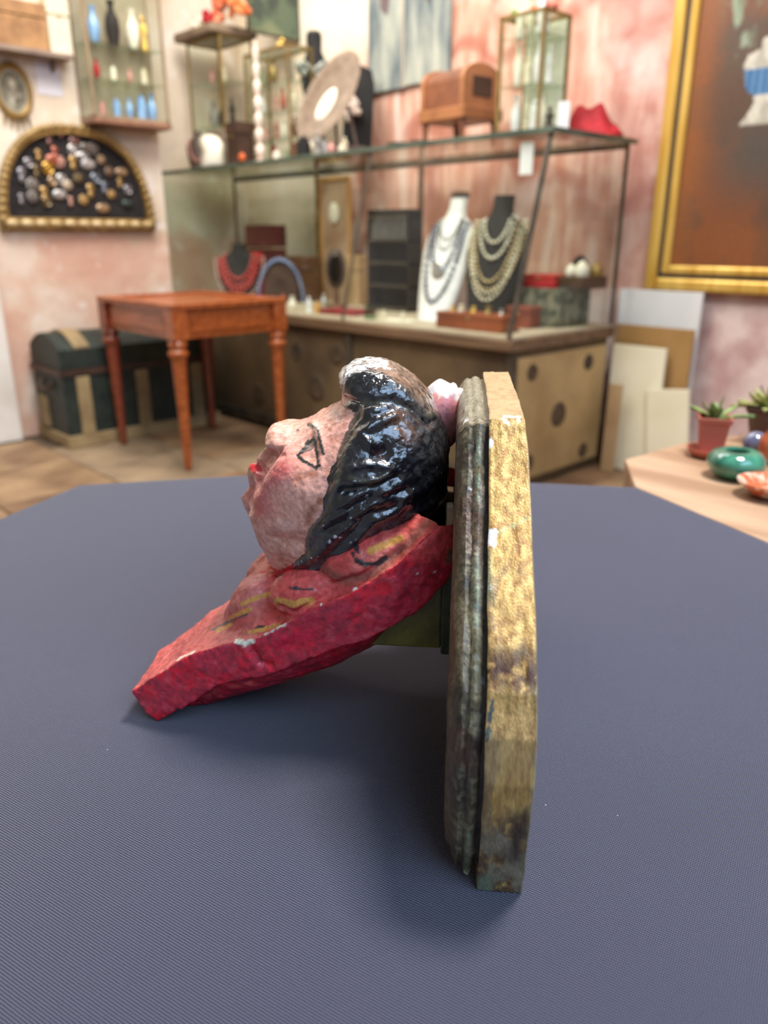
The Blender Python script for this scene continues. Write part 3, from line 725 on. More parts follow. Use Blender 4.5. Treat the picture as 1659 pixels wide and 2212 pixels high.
# plaque: gilded board with a stepped dark moulding on its face
edge_px = [(1918, .272), (1800, .264), (1700, .2605), (1600, .2635), (1500, .271), (1400, .283), (1300, .298), (1200, .314), (1100, .331), (1000, .348), (905, .364)]
near = []
for py, y in edge_px:
    x = .028; base = 829.5+F*0
    # find z on the near edge where that pixel row is met
    lo, hi = -.02, .30
    for _ in range(40):
        mid = (lo+hi)/2; r_ = to_px(np.array([[x, y, mid]]))[0][1]
        if r_ > py: lo = mid
        else: hi = mid
    near.append((y, (lo+hi)/2))
near[0] = (near[0][0], .0008); ztop = near[-1][1]
outl = near + [(.42, ztop+.0015), (.50, ztop)] + [(2*YSAG-y, z) for y, z in reversed(near)]
def resample(P, step):
    out = []; P = [Vector(p) for p in P]
    for a, b in zip(P, P[1:]+P[:1]):
        k = max(1, int(round((b-a).length/step)))
        out += [a.lerp(b, i/k) for i in range(k)]
    return out
OL = resample(outl, .0010); OLc = np.array([tuple(p) for p in OL]); ctr = np.array([YSAG, .10])
tn = np.roll(OLc, -1, 0)-np.roll(OLc, 1, 0); nrm = np.stack([-tn[:, 1], tn[:, 0]], 1); nrm /= np.linalg.norm(nrm, axis=1)[:, None]
if ((OLc-ctr)*nrm).sum() > 0: nrm = -nrm                    # inward
for _ in range(24): nrm = (np.roll(nrm, 1, 0)+nrm+np.roll(nrm, -1, 0)); nrm /= np.linalg.norm(nrm, axis=1)[:, None]
def plaque_part(name, prof, m, paint, wob):
    rings = []; K = len(OLc)
    for j, (xo, inset) in enumerate(prof):
        insv = inset(OLc[:, 1]) if callable(inset) else np.full(K, inset)
        xv = xo(OLc[:, 1]) if callable(xo) else np.full(K, xo)
        p3 = np.stack([xv, OLc[:, 0], OLc[:, 1]], 1)
        wv = (fbm(p3*np.array([3, 1, 1]), 90, 3, 5.5*j*0+2)-.5)*wob
        q = OLc + nrm*(insv+wv)[:, None]
        wx = (fbm(p3, 60, 3, 30+(j if len(prof) < 20 else 0))-.5)*wob*(.8 if 0 < j < len(prof)-1 else .3)
        rings.append(np.stack([xv+wx, q[:, 0], np.maximum(q[:, 1], .0008)], 1))
    V = np.concatenate(rings); Q = []
    i = np.arange(K); k = (i+1) % K
    for j in range(len(prof)-1): Q.append(np.stack([j*K+i, j*K+k, (j+1)*K+k, (j+1)*K+i], 1))
    Q = np.concatenate(Q); col = paint(V, None)
    me = bpy.data.meshes.new(name); caps = [list(range(K))[::-1], list(range((len(prof)-1)*K, len(prof)*K))]
    me.from_pydata((V-SO).tolist(), [], Q.tolist()+caps); me.update()
    import bmesh
    bm = bmesh.new(); bm.from_mesh(me); bmesh.ops.recalc_face_normals(bm, faces=bm.faces); bm.to_mesh(me); bm.free()
    ca = me.color_attributes.new('paint', 'FLOAT_COLOR', 'POINT'); ca.data.foreach_set('color', np.concatenate([col, np.ones((len(V), 1))], 1).astype(np.float32).ravel())
    me.polygons.foreach_set('use_smooth', [len(p.vertices) == 4 for p in me.polygons]); me.materials.append(m)
    o = bpy.data.objects.new(name, me); COL.objects.link(o); o.parent = root
    es = o.modifiers.new('edges', 'EDGE_SPLIT'); es.split_angle = math.radians(42); return o
TH = lambda z: np.interp(z, [0, .07, .13, .18, .20], [.0205, .0208, .0203, .0185, .0165])
g0 = .0158
gprof = [(lambda z: g0+.0004+0*z, .0035), (lambda z: g0+0*z, .0004)] + [(lambda z, t=t: g0+TH(z)*t, 0) for t in np.linspace(.04, .96, 34)] + [(lambda z: g0+TH(z)*.985, .0006), (lambda z: g0+TH(z), .0025)]
def gold_paint(V, N_):
    uv = to_px(V); n1 = fbm(V*np.array([1, 1, .35]), 110, 4, 3); n2 = fbm(V, 330, 3, 8)
    c = np.tile(np.array(lin((188, 150, 86))), (len(V), 1)); n4 = fbm(V*np.array([1, 1, .12]), 480, 3, 77)
    c = lay(c, (164, 122, 68), smooth1((n1-.5)*5)*.5); c = lay(c, (216, 182, 112), smooth1((.46-n4)*9)*.7); c = lay(c, (148, 108, 60), smooth1((n4-.54)*9)*.75)
    c = lay(c, (112, 112, 92), smooth1((n1-.56)*9)*.5*smooth1((uv[:, 1]-1180)/100))
    tip = smooth1((906-uv[:, 1])/5); c = lay(c, (186, 158, 116), tip); c = lay(c, (164, 132, 96), tip*smooth1((n2-.48)*6)*.7)
    c = lay(c, (80, 50, 34), np.exp(-((uv[:, 1]-1450-(uv[:, 0]-1100)*.2)/52)**2)*smooth1((n2-.22)*4))
    c = lay(c, (206, 168, 118), smooth1((uv[:, 1]-1500)/60)*smooth1((1720-uv[:, 1])/60)*.35)
    low = smooth1((uv[:, 1]-1745-(n1-.5)*120)/60); c = lay(c, (92, 76, 62), low*.9*smooth1((n2-.2)*3)); c = lay(c, (148, 140, 116), low*smooth1((n1-.5)*8)*.9)
    c = lay(c, (60, 44, 40), np.exp(-(segdist(uv, [(1130,1770),(1110,1850)])/20)**2)*.8)
    c = lay(c, (122, 142, 116), smooth1((uv[:, 1]-1880)/25)*smooth1((1070-uv[:, 0])/20)*.7)
    wob = (fbm(V, 420, 2, 3)-.5)*12
    def st(p, w): return 1-smooth1((segdist(uv, p)+wob-w/2+.7)/1.8)
    for p, w in (([(1052,962),(1058,958)], 17), ([(1064,1152),(1063,1172)], 19), ([(1060,1268),(1060,1276)], 8), ([(1088,900),(1118,899),(1122,910)], 5), ([(1088,905),(1100,917)], 5)):
        c = lay(c, (238, 238, 236), st(p, w))
    c = lay(c, (86, 78, 84), st([(1053,912),(1050,950)], 10)*.85); c = lay(c, (78, 92, 92), st([(1062,1515),(1058,1560),(1052,1600)], 9))
    c = lay(c, (176, 190, 140), st([(1075,1150),(1110,1135),(1135,1120)], 4)*.5)
    c = lay(c, (110, 116, 88), np.exp(-(segdist(uv, [(1052,1220),(1058,1290),(1056,1190)])/5)**2)*.8)
    back = smooth1((V[:, 0]-(g0+TH(V[:, 2])*.93))/.001); c = lay(c, (150, 150, 130), back*.5)
    return c
m_gold = vcol_mat('brushed gilding', rough=.45, metal=.3, bump=.55, bscale=420, var=.22, vscale=520, stretch=(3, 3, .35), coat=.05, bump2=.0, b2scale=120)
plaque_part('gilded_board', gprof, m_gold, gold_paint, .0014)
bz = lambda a: (lambda z: a*(1+2.2*np.clip(1-z/.02, 0, 1)*np.clip(a/.006, .3, 1)))
mprof = [(g0+.001, bz(.0042)), (g0-.0004, bz(.0046)), (g0-.0016, bz(.0048)), (.0128, bz(.0036)), (.0112, bz(.0028)), (.0096, bz(.0032)), (.0084, bz(.0044)), (.0074, bz(.0046)), (.006, bz(.0040)), (.0042, bz(.0050)), (.0028, bz(.0072)), (.0018, bz(.0088)), (.0008, bz(.0110)), (.0002, bz(.015)), (0, bz(.020))]
def mould_paint(V, N_):
    uv = to_px(V); n1 = fbm(V*np.array([1, 1, .4]), 90, 4, 13); n2 = fbm(V, 330, 3, 18)
    c = np.tile(np.array(lin((86, 78, 58))), (len(V), 1)); c = lay(c, (46, 40, 34), smooth1((n1-.46)*6)*.85); c = lay(c, (128, 120, 92), smooth1((.46-n2)*8)*.6); c = lay(c, (84, 56, 42), smooth1((fbm(V, 50, 3, 91)-.52)*8)*.55)
    cr = smooth1(1-np.abs(V[:, 0]-.0108)/.0022); c = lay(c, (136, 150, 126), cr*smooth1((fbm(V, 40, 3, 71)-.40)*7)*smooth1((n2-.3)*4)*.7)
    c = lay(c, (96, 78, 52), smooth1((.005-V[:, 0])/.003)*.6)
    c = lay(c, (44, 42, 42), smooth1((V[:, 0]-.0128)/.001)*.85)
    c = lay(c, (140, 134, 112), smooth1((915-uv[:, 1]-(n2-.5)*30)/10)*.85)
    c = lay(c, (112, 108, 74), smooth1((uv[:, 1]-1820)/40)*.4)
    wob = (fbm(V, 420, 2, 3)-.5)*7
    for p, w in (([(1013,1056)], 5), ([(1001,905),(1005,910)], 4)): c = lay(c, (226, 228, 224), 1-smooth1((segdist(uv, p)+wob-w/2)/1.5))
    return c
plaque_part('moulding', mprof, vcol_mat('dark green bronze paint', rough=.5, metal=.1, bump=.7, bscale=380, var=.4, vscale=420, stretch=(1.6, 1.6, .5), coat=.12, bump2=.5, b2scale=150), mould_paint, .0020)
# ------------------------------------------------------------------ materials of the shop
M_or = mat('orange polished wood', (138, 66, 28), (178, 96, 46), 9, .34, stretch=(1, 6, 6), bump=.1, bscale=60, coat=.3)
M_or2 = mat('dark red polished wood', (104, 44, 30), (136, 64, 40), 9, .34, stretch=(1, 6, 6), coat=.3)
M_green = mat('dark green trunk canvas', (26, 36, 34), (44, 54, 46), 14, .55, bump=.2, bscale=80)
M_slat = mat('worn trunk wood', (128, 108, 76), (164, 142, 104), 7, .6, stretch=(1, 1, 1), bump=.2)
M_black = mat('black velvet', (14, 13, 13), (30, 28, 27), 20, .8)
M_brass = mat('dull brass', (138, 116, 70), (170, 146, 92), 14, .35, .7)
M_brown = mat('brown wood', (84, 56, 38), (112, 78, 52), 9, .5, stretch=(1, 5, 5))
M_dkbr = mat('dark brown leather', (58, 40, 32), (78, 56, 44), 12, .5)
M_walnut = mat('red brown walnut', (112, 64, 40), (138, 82, 52), 3, .38, stretch=(5, 1, 5), coat=.3)
M_cream = mat('cream plaster', (232, 224, 200), (242, 236, 220), 10, .6)
M_white = mat('white card', (226, 224, 222), (238, 238, 238), 6, .7)
M_gold = mat('bright gilding', (206, 158, 66), (236, 196, 104), 6, .36, .35, stretch=(4, 4, .5))
M_dkgold = mat('old dull gilding', (116, 90, 44), (162, 130, 74), 12, .42, .35, bump=.3, bscale=40)
M_iron = mat('dark patinated metal', (58, 52, 44), (86, 78, 64), 12, .5, .3)
M_edge = mat('green glass edge', (60, 74, 64), (92, 104, 90), 5, .25)
M_pearl = mat('ivory pearls', (206, 194, 160), (232, 222, 196), 30, .25, coat=.5)
M_navy = mat('navy beads', (34, 38, 74), (58, 64, 104), 30, .25, coat=.5)
M_silver = mat('silver', (176, 174, 170), (214, 212, 206), 20, .25, .7)
M_red = mat('red velvet', (150, 18, 30), (186, 34, 44), 14, .75)
M_coral = mat('coral', (206, 92, 56), (222, 140, 104), 12, .5)
M_terra = mat('terracotta', (164, 82, 66), (190, 108, 88), 10, .6)
M_glass = glass('case glass', (251, 253, 251), .7)
M_gshelf = glass('green tinted shelf glass', (238, 244, 238), 1.2)

# ------------------------------------------------------------------ wooden side table
t = thing('side_table', 'orange brown wooden table with turned tapering legs in front of the trunk', 'table', (-3.46, 1.99, 0))
hx, hy = .33, .27
g = G(); g.box(-hx-.04, hx+.04, -hy-.04, hy+.04, .728, .742); o = g.build('tabletop', M_or, t, bevel=.006)
G().box(-hx-.04, hx+.04, -hy-.04, -hy+.03, .742, .752).box(-hx-.04, hx+.04, hy-.03, hy+.04, .742, .752).box(-hx-.04, -hx+.03, -hy+.03, hy-.03, .742, .752).box(hx-.03, hx+.04, -hy+.03, hy-.03, .742, .752).build('top_border', M_or, t, bevel=.004)
for a, b_, c_, d in ((-hx+.03, hx-.03, -hy-.012, -hy+.012), (-hx+.03, hx-.03, hy-.012, hy+.012)):
    G().box(a, b_, c_, d, .60, .728).build('apron', M_or, t)
for a, b_, c_, d in ((hx-.012, hx+.012, -hy+.03, hy-.03), (-hx-.012, -hx+.012, -hy+.03, hy-.03)):
    G().box(a, b_, c_, d, .60, .728).build('apron', M_or, t)
G().box(-hx+.07, hx-.07, -hy-.020, -hy-.012, .625, .700).build('drawer_front', M_or, t, bevel=.004)
G().box(hx+.012, hx+.020, -hy+.07, hy-.07, .625, .700).build('side_panel', M_or, t, bevel=.004)
legp = [(.012, 0), (.017, .01), (.019, .04), (.026, .30), (.033, .50), (.036, .525), (.046, .532), (.046, .545), (.036, .552), (.033, .56), (.042, .572), (.042, .582), (.034, .59), (.034, .60)]
for i, (sx_, sy_) in enumerate(((1, -1), (-1, -1), (1, 1), (-1, 1))):
    g = G().lathe(legp, 20, (sx_*hx, sy_*hy, 0)); g.box(sx_*hx-.036, sx_*hx+.036, sy_*hy-.036, sy_*hy+.036, .598, .728)
    g.build('leg', M_or if sx_ > 0 else M_or2, t, smooth=True)

# ------------------------------------------------------------------ domed travelling trunk
t = thing('travel_trunk', 'dark green domed trunk with worn wooden slats behind the side table', 'trunk', (-4.06, 1.90, 0))
x0, x1, y0, y1 = -.20, .18, -.42, .45
G().box(x0, x1, y0, y1, .05, .40).build('body', M_green, t, bevel=.004)
dome = [(x0, .40)] + [(x0+(x1-x0)*k/10, .40+.10+.07*math.sin(math.pi*k/10)) for k in range(11)] + [(x1, .40)]
G().prism(dome, y0, y1, 'y').build('lid', M_green, t, bevel=.003)
g = G().box(x0-.012, x1+.012, y0-.012, y1+.012, 0, .065); g.build('base_board', M_slat, t, bevel=.004)
for yy in (y0+.10, .0, y1-.12):
    G().box(x1, x1+.014, yy-.035, yy+.035, .065, .36).build('slat', M_slat, t, bevel=.003)
G().box(x0-.006, x1+.006, y0-.012, y0, .37, .40).box(x1, x1+.010, y0, y1, .37, .40).build('rim_band', M_dkbr, t)
for yy in (y0+.12, y1-.12):
    pts = [(x0+(x1-x0)*k/10, .502+.07*math.sin(math.pi*k/10)) for k in range(11)]
    P2 = pts + [(a, b_-.012) for a, b_ in reversed(pts)]
    G().prism([(a, b_+.010) for a, b_ in P2], yy-.04, yy+.04, 'y').build('lid_slat', M_slat, t)
G().box(x0+.06, x0+.16, y0-.016, y0, .08, .24).build('end_panel', M_slat, t, bevel=.003)
g = G().tube([(-.07, y0-.005, .33), (-.06, y0-.03, .30), (0, y0-.035, .29), (.06, y0-.03, .30), (.07, y0-.005, .33)], .009); g.build('handle', M_dkbr, t, smooth=True)
G().ell((x1+.012, -.16, .30), (.012, .03, .05)).build('latch', M_iron, [c for c in t.children if c.name.startswith('body')][0], smooth=True)
# pale green draped cloth lying on the trunk behind the table
g = G(); rr = random.Random(5)
g.lathe([(.13, 0), (.11, .03), (.07, .07), (.03, .11), (.004, .125)], 18, (0, 0, 0), sx=.6, sy=1.1)
g.v = [(x+.012*math.sin(9*z*9+y*30), y, z+(.012*math.sin(x*60+y*40) if z > .01 else 0)) for x, y, z in g.v]
o = g.build('folded_cloth', mat('pale green cloth', (186, 194, 172), (206, 208, 188), 14, .85), None, True, loc=(-4.08, 2.02, .572)); tag(o, 'pale green crumpled cloth lying on top of the dark trunk', 'cloth')

# ------------------------------------------------------------------ display vitrine
VX0, VX1, YF, YT, YK, ZB, ZF, ZT = -4.84, -1.87, 2.45, 2.64, 3.20, .60, .655, 1.395
t = thing('display_case', 'long glass display case on a painted chest with dark medallions', 'display case', ((VX0+VX1)/2, 2.83, 0))
ox, oy = (VX0+VX1)/2, 2.83
def vb(x0, x1, y0, y1, z0, z1, name, m, bevel=0, par=t): return G().box(x0-ox, x1-ox, y0-oy, y1-oy, z0, z1).build(name, m, par, bevel=bevel)
M_chest = mat('shade-darkened ochre chest', (78, 62, 42), (108, 88, 60), 4, .7, bump=.3, bscale=30, detail=7)  # ochre darkened to carry the shade on the chest front
M_chest2 = mat('ochre painted end panel', (150, 124, 82), (190, 162, 114), 3, .7, bump=.3, bscale=30, detail=7)
vb(VX0, VX1, YF+.03, YK-.02, 0.02, ZB, 'chest', M_chest, .004)
vb(VX1, VX1+.012, YF+.06, YK-.04, .05, ZB-.03, 'end_panel', M_chest2, .003)
vb(VX0-.015, VX1+.02, YF-.005, YK, ZB, ZF-.008, 'ledge', mat('brown wood ledge', (92, 70, 50), (122, 96, 70), 6, .5, stretch=(.5, 6, 6)), .006)
vb(VX0, VX1+.01, YF+.01, YK-.01, ZF-.008, ZF, 'case_floor', mat('grey beige case lining', (168, 152, 128), (190, 176, 152), 6, .7))
for px in (755, 1098):
    x = at(px, 900, y=YF+.02).x
    vb(x-.02, x+.02, YF+.012, YF+.03, 0.02, ZB, 'stile', M_iron, .003)
vb(VX0, VX1, YF+.016, YF+.03, .02, .08, 'plinth', M_iron, .003)
M_med = mat('faded brown medallion paint', (58, 45, 34), (90, 72, 52), 9, .75)
def medal(c, r, axis):
    g = G(); mlt = Ry(math.pi/2) if axis == 'x' else Rx(math.pi/2)
    g.lathe([(r, 0), (r*.94, .004), (r*.6, .005), (r*.5, .003), (r*.2, .006)], 20, (c[0]-ox, c[1]-oy, c[2]), mlt if axis == 'x' else Rx(math.pi/2))
    g.build('medallion', M_med, t, smooth=True)
for px, py, r in ((1150, 805, .035), (1271, 782, .035), (1206, 895, .055), (1140, 1000, .038), (1258, 972, .036)):
    p = at(px, py, x=VX1+.012); medal((VX1+.012, p.y, p.z), r, 'x')
for px, py, r in ((728, 765, .04), (684, 838, .052), (560, 850, .045), (505, 905, .045), (640, 760, .035), (820, 800, .045), (900, 860, .05)):
    p = at(px, py, y=YF+.029); medal((p.x, YF+.03, p.z), r*1.3, 'y')
# slanted front glass, end glass, top plate
sl = math.atan2(YT-YF, ZT-ZF)
def fr(x, s, off=0): return (x-ox, YF+(YT-YF)*s-oy+off, ZF+(ZT-ZF)*s)
for a, b_ in ((VX0, -2.86), (-2.86, VX1)):
    G().add([fr(a, 0), fr(b_, 0), fr(b_, 1), fr(a, 1), fr(a, 0, .005), fr(b_, 0, .005), fr(b_, 1, .005), fr(a, 1, .005)], [(0,1,2,3),(7,6,5,4),(0,4,5,1),(1,5,6,2),(2,6,7,3),(3,7,4,0)]).build('front_pane', M_glass, t)
for x in (VX0, VX1):
    xx = x-ox
    G().prism([(YF-oy, ZF), (YK-oy, ZF), (YK-oy, ZT), (YT-oy, ZT)], xx, xx+.005, 'x').build('end_pane', M_glass, t)
G().tube([fr(VX1+.002, 0), fr(VX1+.002, 1)], .011, 6).build('corner_post', M_iron, t)
G().tube([fr(VX0, 0), fr(VX0, 1)], .011, 6).build('corner_post', M_iron, t)
G().tube([fr(-2.86, 0), fr(-2.86, 1)], .006, 6).build('front_joint', M_iron, t)
for x in (VX0, VX1): vb(x-.007, x+.007, YK-.012, YK, ZF, ZT, 'back_post', M_iron)
x = at(911, 500, y=YK).x; vb(x-.012, x+.012, YK-.02, YK-.004, ZF, ZT, 'back_post', M_brown)
x = at(690, 500, y=YK).x; vb(x-.010, x+.010, YK-.02, YK-.004, ZF, ZT, 'back_post', M_brass)
vb(VX0-.03, VX1+.03, YT-.025, YT-.012, ZT-.004, ZT+.016, 'top_edge', M_edge, .002)
vb(VX1+.018, VX1+.03, YT-.012, YK+.02, ZT-.004, ZT+.016, 'top_edge', M_edge, .002)
vb(VX0-.03, VX1+.018, YT-.012, YK+.02, ZT, ZT+.012, 'top_plate', glass('smoky green top glass', (243, 248, 243), 1.1), .001)
vb(VX0, VX1, YK-.006, YK+.002, ZT-.02, ZT, 'back_rail', M_iron)
ZTT = ZT+.0165
vp = at(1145, 320, y=YT+.02)
o = G().box(-.03, .03, -.002, .002, -.115, 0).build('price_tag', M_white, None, loc=(at(1146, 300, y=YT+.03).x, YT+.012, ZT-.025)); tag(o, 'white paper tag hanging inside the display case by its corner', 'tag')

# ------------------------------------------------------------------ small-object builders (each item is a thing of its own)
def prof_item(name, label, cat, loc, prof, m, group=None, sx=1, sy=1, n=16, rz=0):
    o = G().lathe(prof, n, sx=sx, sy=sy).build(name, m, None, True, loc=loc, rz=rz); return tag(o, label, cat, group)
def vase(label, loc, h, m, name='vase', cat='vase', group=None):
    return prof_item(name, label, cat, loc, [(.18*h, 0), (.2*h, .03*h), (.32*h, .35*h), (.28*h, .6*h), (.12*h, .8*h), (.13*h, .9*h), (.19*h, h), (.16*h, h), (.08*h, .85*h)], m, group)
def jar(label, loc, h, m, group=None):
    return prof_item('jar', label, 'jar', loc, [(.3*h, 0), (.36*h, .04*h), (.36*h, .7*h), (.22*h, .78*h), (.26*h, .8*h), (.26*h, .9*h), (.06*h, .95*h), (.08*h, h), (.02*h, 1.03*h)], m, group)
def figurine(label, loc, h, m, group=None):
    g = G().lathe([(.22*h, 0), (.24*h, .05*h), (.2*h, .07*h), (.19*h, .2*h), (.12*h, .5*h), (.16*h, .62*h), (.13*h, .74*h), (.05*h, .79*h)], 12, sx=1, sy=.8)
    g.ell((0, 0, .88*h), (.1*h, .1*h, .12*h), 10, 6)
    g.tube([(.13*h, 0, .7*h), (.2*h, -.06*h, .52*h), (.08*h, -.14*h, .48*h)], .035*h, 6); g.tube([(-.13*h, 0, .7*h), (-.2*h, -.06*h, .52*h), (-.08*h, -.14*h, .48*h)], .035*h, 6)
    return tag(g.build('figurine', m, None, True, loc=loc, rz=YAW), label, 'figurine', group)
def wbox(label, loc, w, d, h, m, rz=0, name='box', lidm=None, open_=False, cat='box'):
    r = thing(name, label, cat, loc, rz)
    G().box(-w/2, w/2, -d/2, d/2, 0, h*.68 if not open_ else h).build('body', m, r, bevel=.003)
    if not open_:
        G().box(-w/2-.002, w/2+.002, -d/2-.002, d/2+.002, h*.7, h).build('lid', lidm or m, r, bevel=.004)
        G().ell((0, -d/2-.002, h*.66), (.006, .004, .008), 8, 5).build('clasp', M_brass, r, smooth=True)
    return r
def bead_u(g, a, b_, z0, yf, r, gap=1.0, squash=1):
    """string of beads hanging in a U on a bust; yf(x, z) gives the surface"""
    pts = [(a*math.cos(t_), z0-b_*math.sin(t_)) for t_ in np.linspace(0, math.pi, 90)]
    acc = 0; last = None
    for x, z in pts:
        if last is None or math.hypot(x-last[0], z-last[1]) >= 2*r*gap:
            g.ell((x, yf(x, z)-r*.9, z), r, 8, 5); last = (x, z)
    return g
def necklace_bust(label, loc, w, h, m, rz, lean=.2, name='necklace_bust', neck=.2, capm=None):
    """flat-backed display bust: tapering plate, shoulders, neck stump"""
    r = thing(name, label, 'display bust', loc, rz)
    prof = [(.30, 0), (.36, .12), (.45, .35), (.5, .55), (.48, .68), (.36, .78), (.2, .84), (.16, .90), (.16, 1.0)]
    g = G(); n = 18; vs = []; R_ = []
    for q, z in prof:
        d = (.16 if z < .75 else .14)*w*1.1*(1 if z < .8 else .9)
        for i in range(n):
            a = 2*math.pi*i/n; x = q*w*math.cos(a); y = d*math.sin(a)
            vs.append((x, y+lean*h*(z), z*h))
    fs = [(j*n+i, j*n+(i+1) % n, (j+1)*n+(i+1) % n, (j+1)*n+i) for j in range(len(prof)-1) for i in range(n)]
    fs += [tuple(reversed(range(n))), tuple(range((len(prof)-1)*n, len(prof)*n))]
    g.add(vs, fs); g.build('body', m, r, smooth=True)
    if capm: G().lathe([(.165*w, h), (.165*w, h*1.03), (.12*w, h*1.045)], 16, (0, lean*h, 0)).build('neck_cap', capm, r, smooth=True)
    def yf(x, z):
        zz = z/h; d = .16*w*1.1; q = float(np.interp(zz, [p[1] for p in prof], [p[0] for p in prof]))*w
        return lean*h*zz - d*math.sqrt(max(0, 1-min(1, (x/max(q, 1e-4))**2)))
    return r, yf
def beads(name, label, loc, rz, rows, yf, m, cat='necklace', group=None):
    g = G()
    for a, b_, z0, r in rows: bead_u(g, a, b_, z0, yf, r)
    return tag(g.build(name, m, None, True, loc=loc, rz=rz), label, cat, group)

FZ = ZF+.0008
def onfloor(px, py): p = at(px, py, z=FZ); p.y = min(max(p.y, 2.56), 3.08); p = at(px, py, y=p.y); p.z = FZ; return p
# black slotted rack
p = onfloor(850, 700); p = Vector((at(852, 600, y=2.98).x, 2.98, FZ)); s_ = mpp(p)
r = thing('display_rack', 'black upright slotted jewellery rack inside the case, left of the white bust', 'rack', p, 0)
G().box(-.155, .155, .03, .045, 0, .50).build('back', M_black, r)
for k in range(5): G().box(-.155, .155, -.05, .03, .004+.115*k, .016+.115*k).build('shelf', M_iron, r)
for x in (-.155, .147): G().box(x, x+.008, -.05, .03, 0, .50).build('side', M_black, r)
for k in range(7): G().box(-.118+k*.038, -.112+k*.038, -.048, .03, .36, .475).build('divider', M_silver, r)
G().box(-.155, .155, -.052, .034, .49, .502).build('top', M_black, r)
# white bust with navy beads
pb = onfloor(935, 692); s_ = mpp(pb); rzb = YAW+.35
h_ = 250*s_
r, yf = necklace_bust('white necklace display bust with navy bead strings inside the case', pb, 122*s_, h_, mat('white leatherette', (226, 222, 220), (240, 238, 236), 12, .5), rzb-.95, .42, capm=M_dkbr)
w_ = 122*s_
beads('necklace', 'long navy bead necklace hanging on the white display bust', pb, rzb-.95, [(.33*w_, .62*h_, .78*h_, .0105)], yf, M_navy)
beads('necklace', 'dark blue grey bead necklace, second string on the white display bust', pb, rzb-.95, [(.25*w_, .40*h_, .80*h_, .010)], yf, mat('slate beads', (58, 58, 82), (112, 112, 134), 30, .3, coat=.4))
beads('necklace', 'short silver choker of small beads on the white display bust', pb, rzb-.95, [(.18*w_, .18*h_, .84*h_, .006), (.2*w_, .24*h_, .82*h_, .006)], yf, M_silver)
o = G().ell((0, 0, 0), (.035, .012, .05), 12, 8).build('pendant', M_silver, None, True, loc=pb + Rz(rzb-.95).to_3x3() @ Vector((0, yf(0, .42*h_)-.012, .40*h_)), rz=rzb-.95); tag(o, 'silver filigree pendant low on the white display bust', 'pendant')
# black bust with pearls
pk = at(1052, 692, y=2.76); pk.z = FZ; s_ = mpp(pk); h_ = 262*s_; w_ = 140*s_
r, yf = necklace_bust('black necklace display bust with pearl and gold strings beside the white one', pk, w_, h_, M_black, YAW-.5, .28)
beads('necklace', 'ivory pearl necklace, longest string on the black display bust', pk, YAW-.5, [(.40*w_, .60*h_, .80*h_, .0085), (.36*w_, .55*h_, .80*h_, .0075)], yf, M_pearl)
beads('necklace', 'gold chain necklace of many strands on the black display bust', pk, YAW-.5, [(.44*w_, .48*h_, .76*h_, .007), (.32*w_, .44*h_, .78*h_, .0085)], yf, mat('pale gold beads', (176, 152, 100), (214, 194, 146), 30, .3, .3))
beads('necklace', 'short cream bead necklace high on the black display bust', pk, YAW-.5, [(.26*w_, .30*h_, .82*h_, .009), (.2*w_, .20*h_, .84*h_, .009)], yf, mat('cream beads', (214, 206, 178), (236, 230, 210), 30, .3, coat=.4))
# low wooden box and jewels on it
pw = at(1030, 715, z=FZ); pw.y = 2.60; pw = Vector((at(1030, 690, y=2.60).x, 2.60, FZ))
wbox('orange brown wooden box lying flat in front of the black bust', pw, .36, .12, .068, mat('orange brown box wood', (122, 58, 30), (150, 78, 44), 8, .4), 0, 'wooden_box')
for k, (dx, hh, m, lb) in enumerate(((-.14, .022, M_gold, 'gold brooch at the left end of the flat wooden box'), (-.09, .030, M_pearl, 'cream shell ornament second from the left on the flat wooden box'), (-.02, .026, M_gold, 'gold ring stand in the middle of the flat wooden box'), (.06, .034, M_brass, 'brass bell near the right end of the flat wooden box'), (.13, .024, M_silver, 'silver thimble at the right end of the flat wooden box'))):
    prof_item('trinket', lb, 'trinket', pw+Vector((dx, 0, .0685)), [(.5*hh, 0), (.55*hh, .1*hh), (.3*hh, .5*hh), (.4*hh, .8*hh), (.1*hh, hh)], m)
# right end of the case
pc = Vector((-2.02, 3.02, FZ)); sr = mpp(pc)
wbox('grey green patterned box at the right end of the case', Vector((-2.12, 3.0, FZ)), .36, .24, .16, mat('grey green patterned cloth', (70, 76, 62), (128, 124, 104), 26, .8, contrast=(.45, .55)), .0, 'storage_box', open_=True)
wbox('red velvet box standing on the grey green box', Vector((at(1180, 600, y=2.97).x, 2.97, FZ+.161)), .17, .12, .055, M_red, 0, 'velvet_box')
r = wbox('black tray of cream ornaments on top of the grey green box', Vector((at(1258, 600, y=3.02).x, 3.02, FZ+.161)), .15, .16, .05, M_dkbr, 0, 'tray', open_=True, cat='tray')
zt = FZ+.161+.0505
px0 = at(1258, 600, y=3.02).x
for dx, dy, hh, m, lb in ((-.04, -.03, .05, M_cream, 'cream carved ornament at the left of the black tray'), (.02, -.04, .065, M_cream, 'big cream ornament in the middle of the black tray'), (.055, .02, .06, M_dkgold, 'small gilt ornament at the right of the black tray'), (-.05, .05, .085, M_black, 'black domed ornament at the back of the black tray')):
    prof_item('ornament', lb, 'ornament', Vector((px0+dx, 3.02+dy, zt)), [(.4*hh, 0), (.5*hh, .2*hh), (.45*hh, .6*hh), (.2*hh, .9*hh), (.05*hh, hh)], m)
wbox('small red brown box at the foot of the grey green box', Vector((at(1130, 690, y=2.80).x, 2.80, FZ)), .12, .09, .09, mat('red brown lacquer', (116, 58, 44), (142, 78, 60), 8, .5), .1, 'lacquer_box')
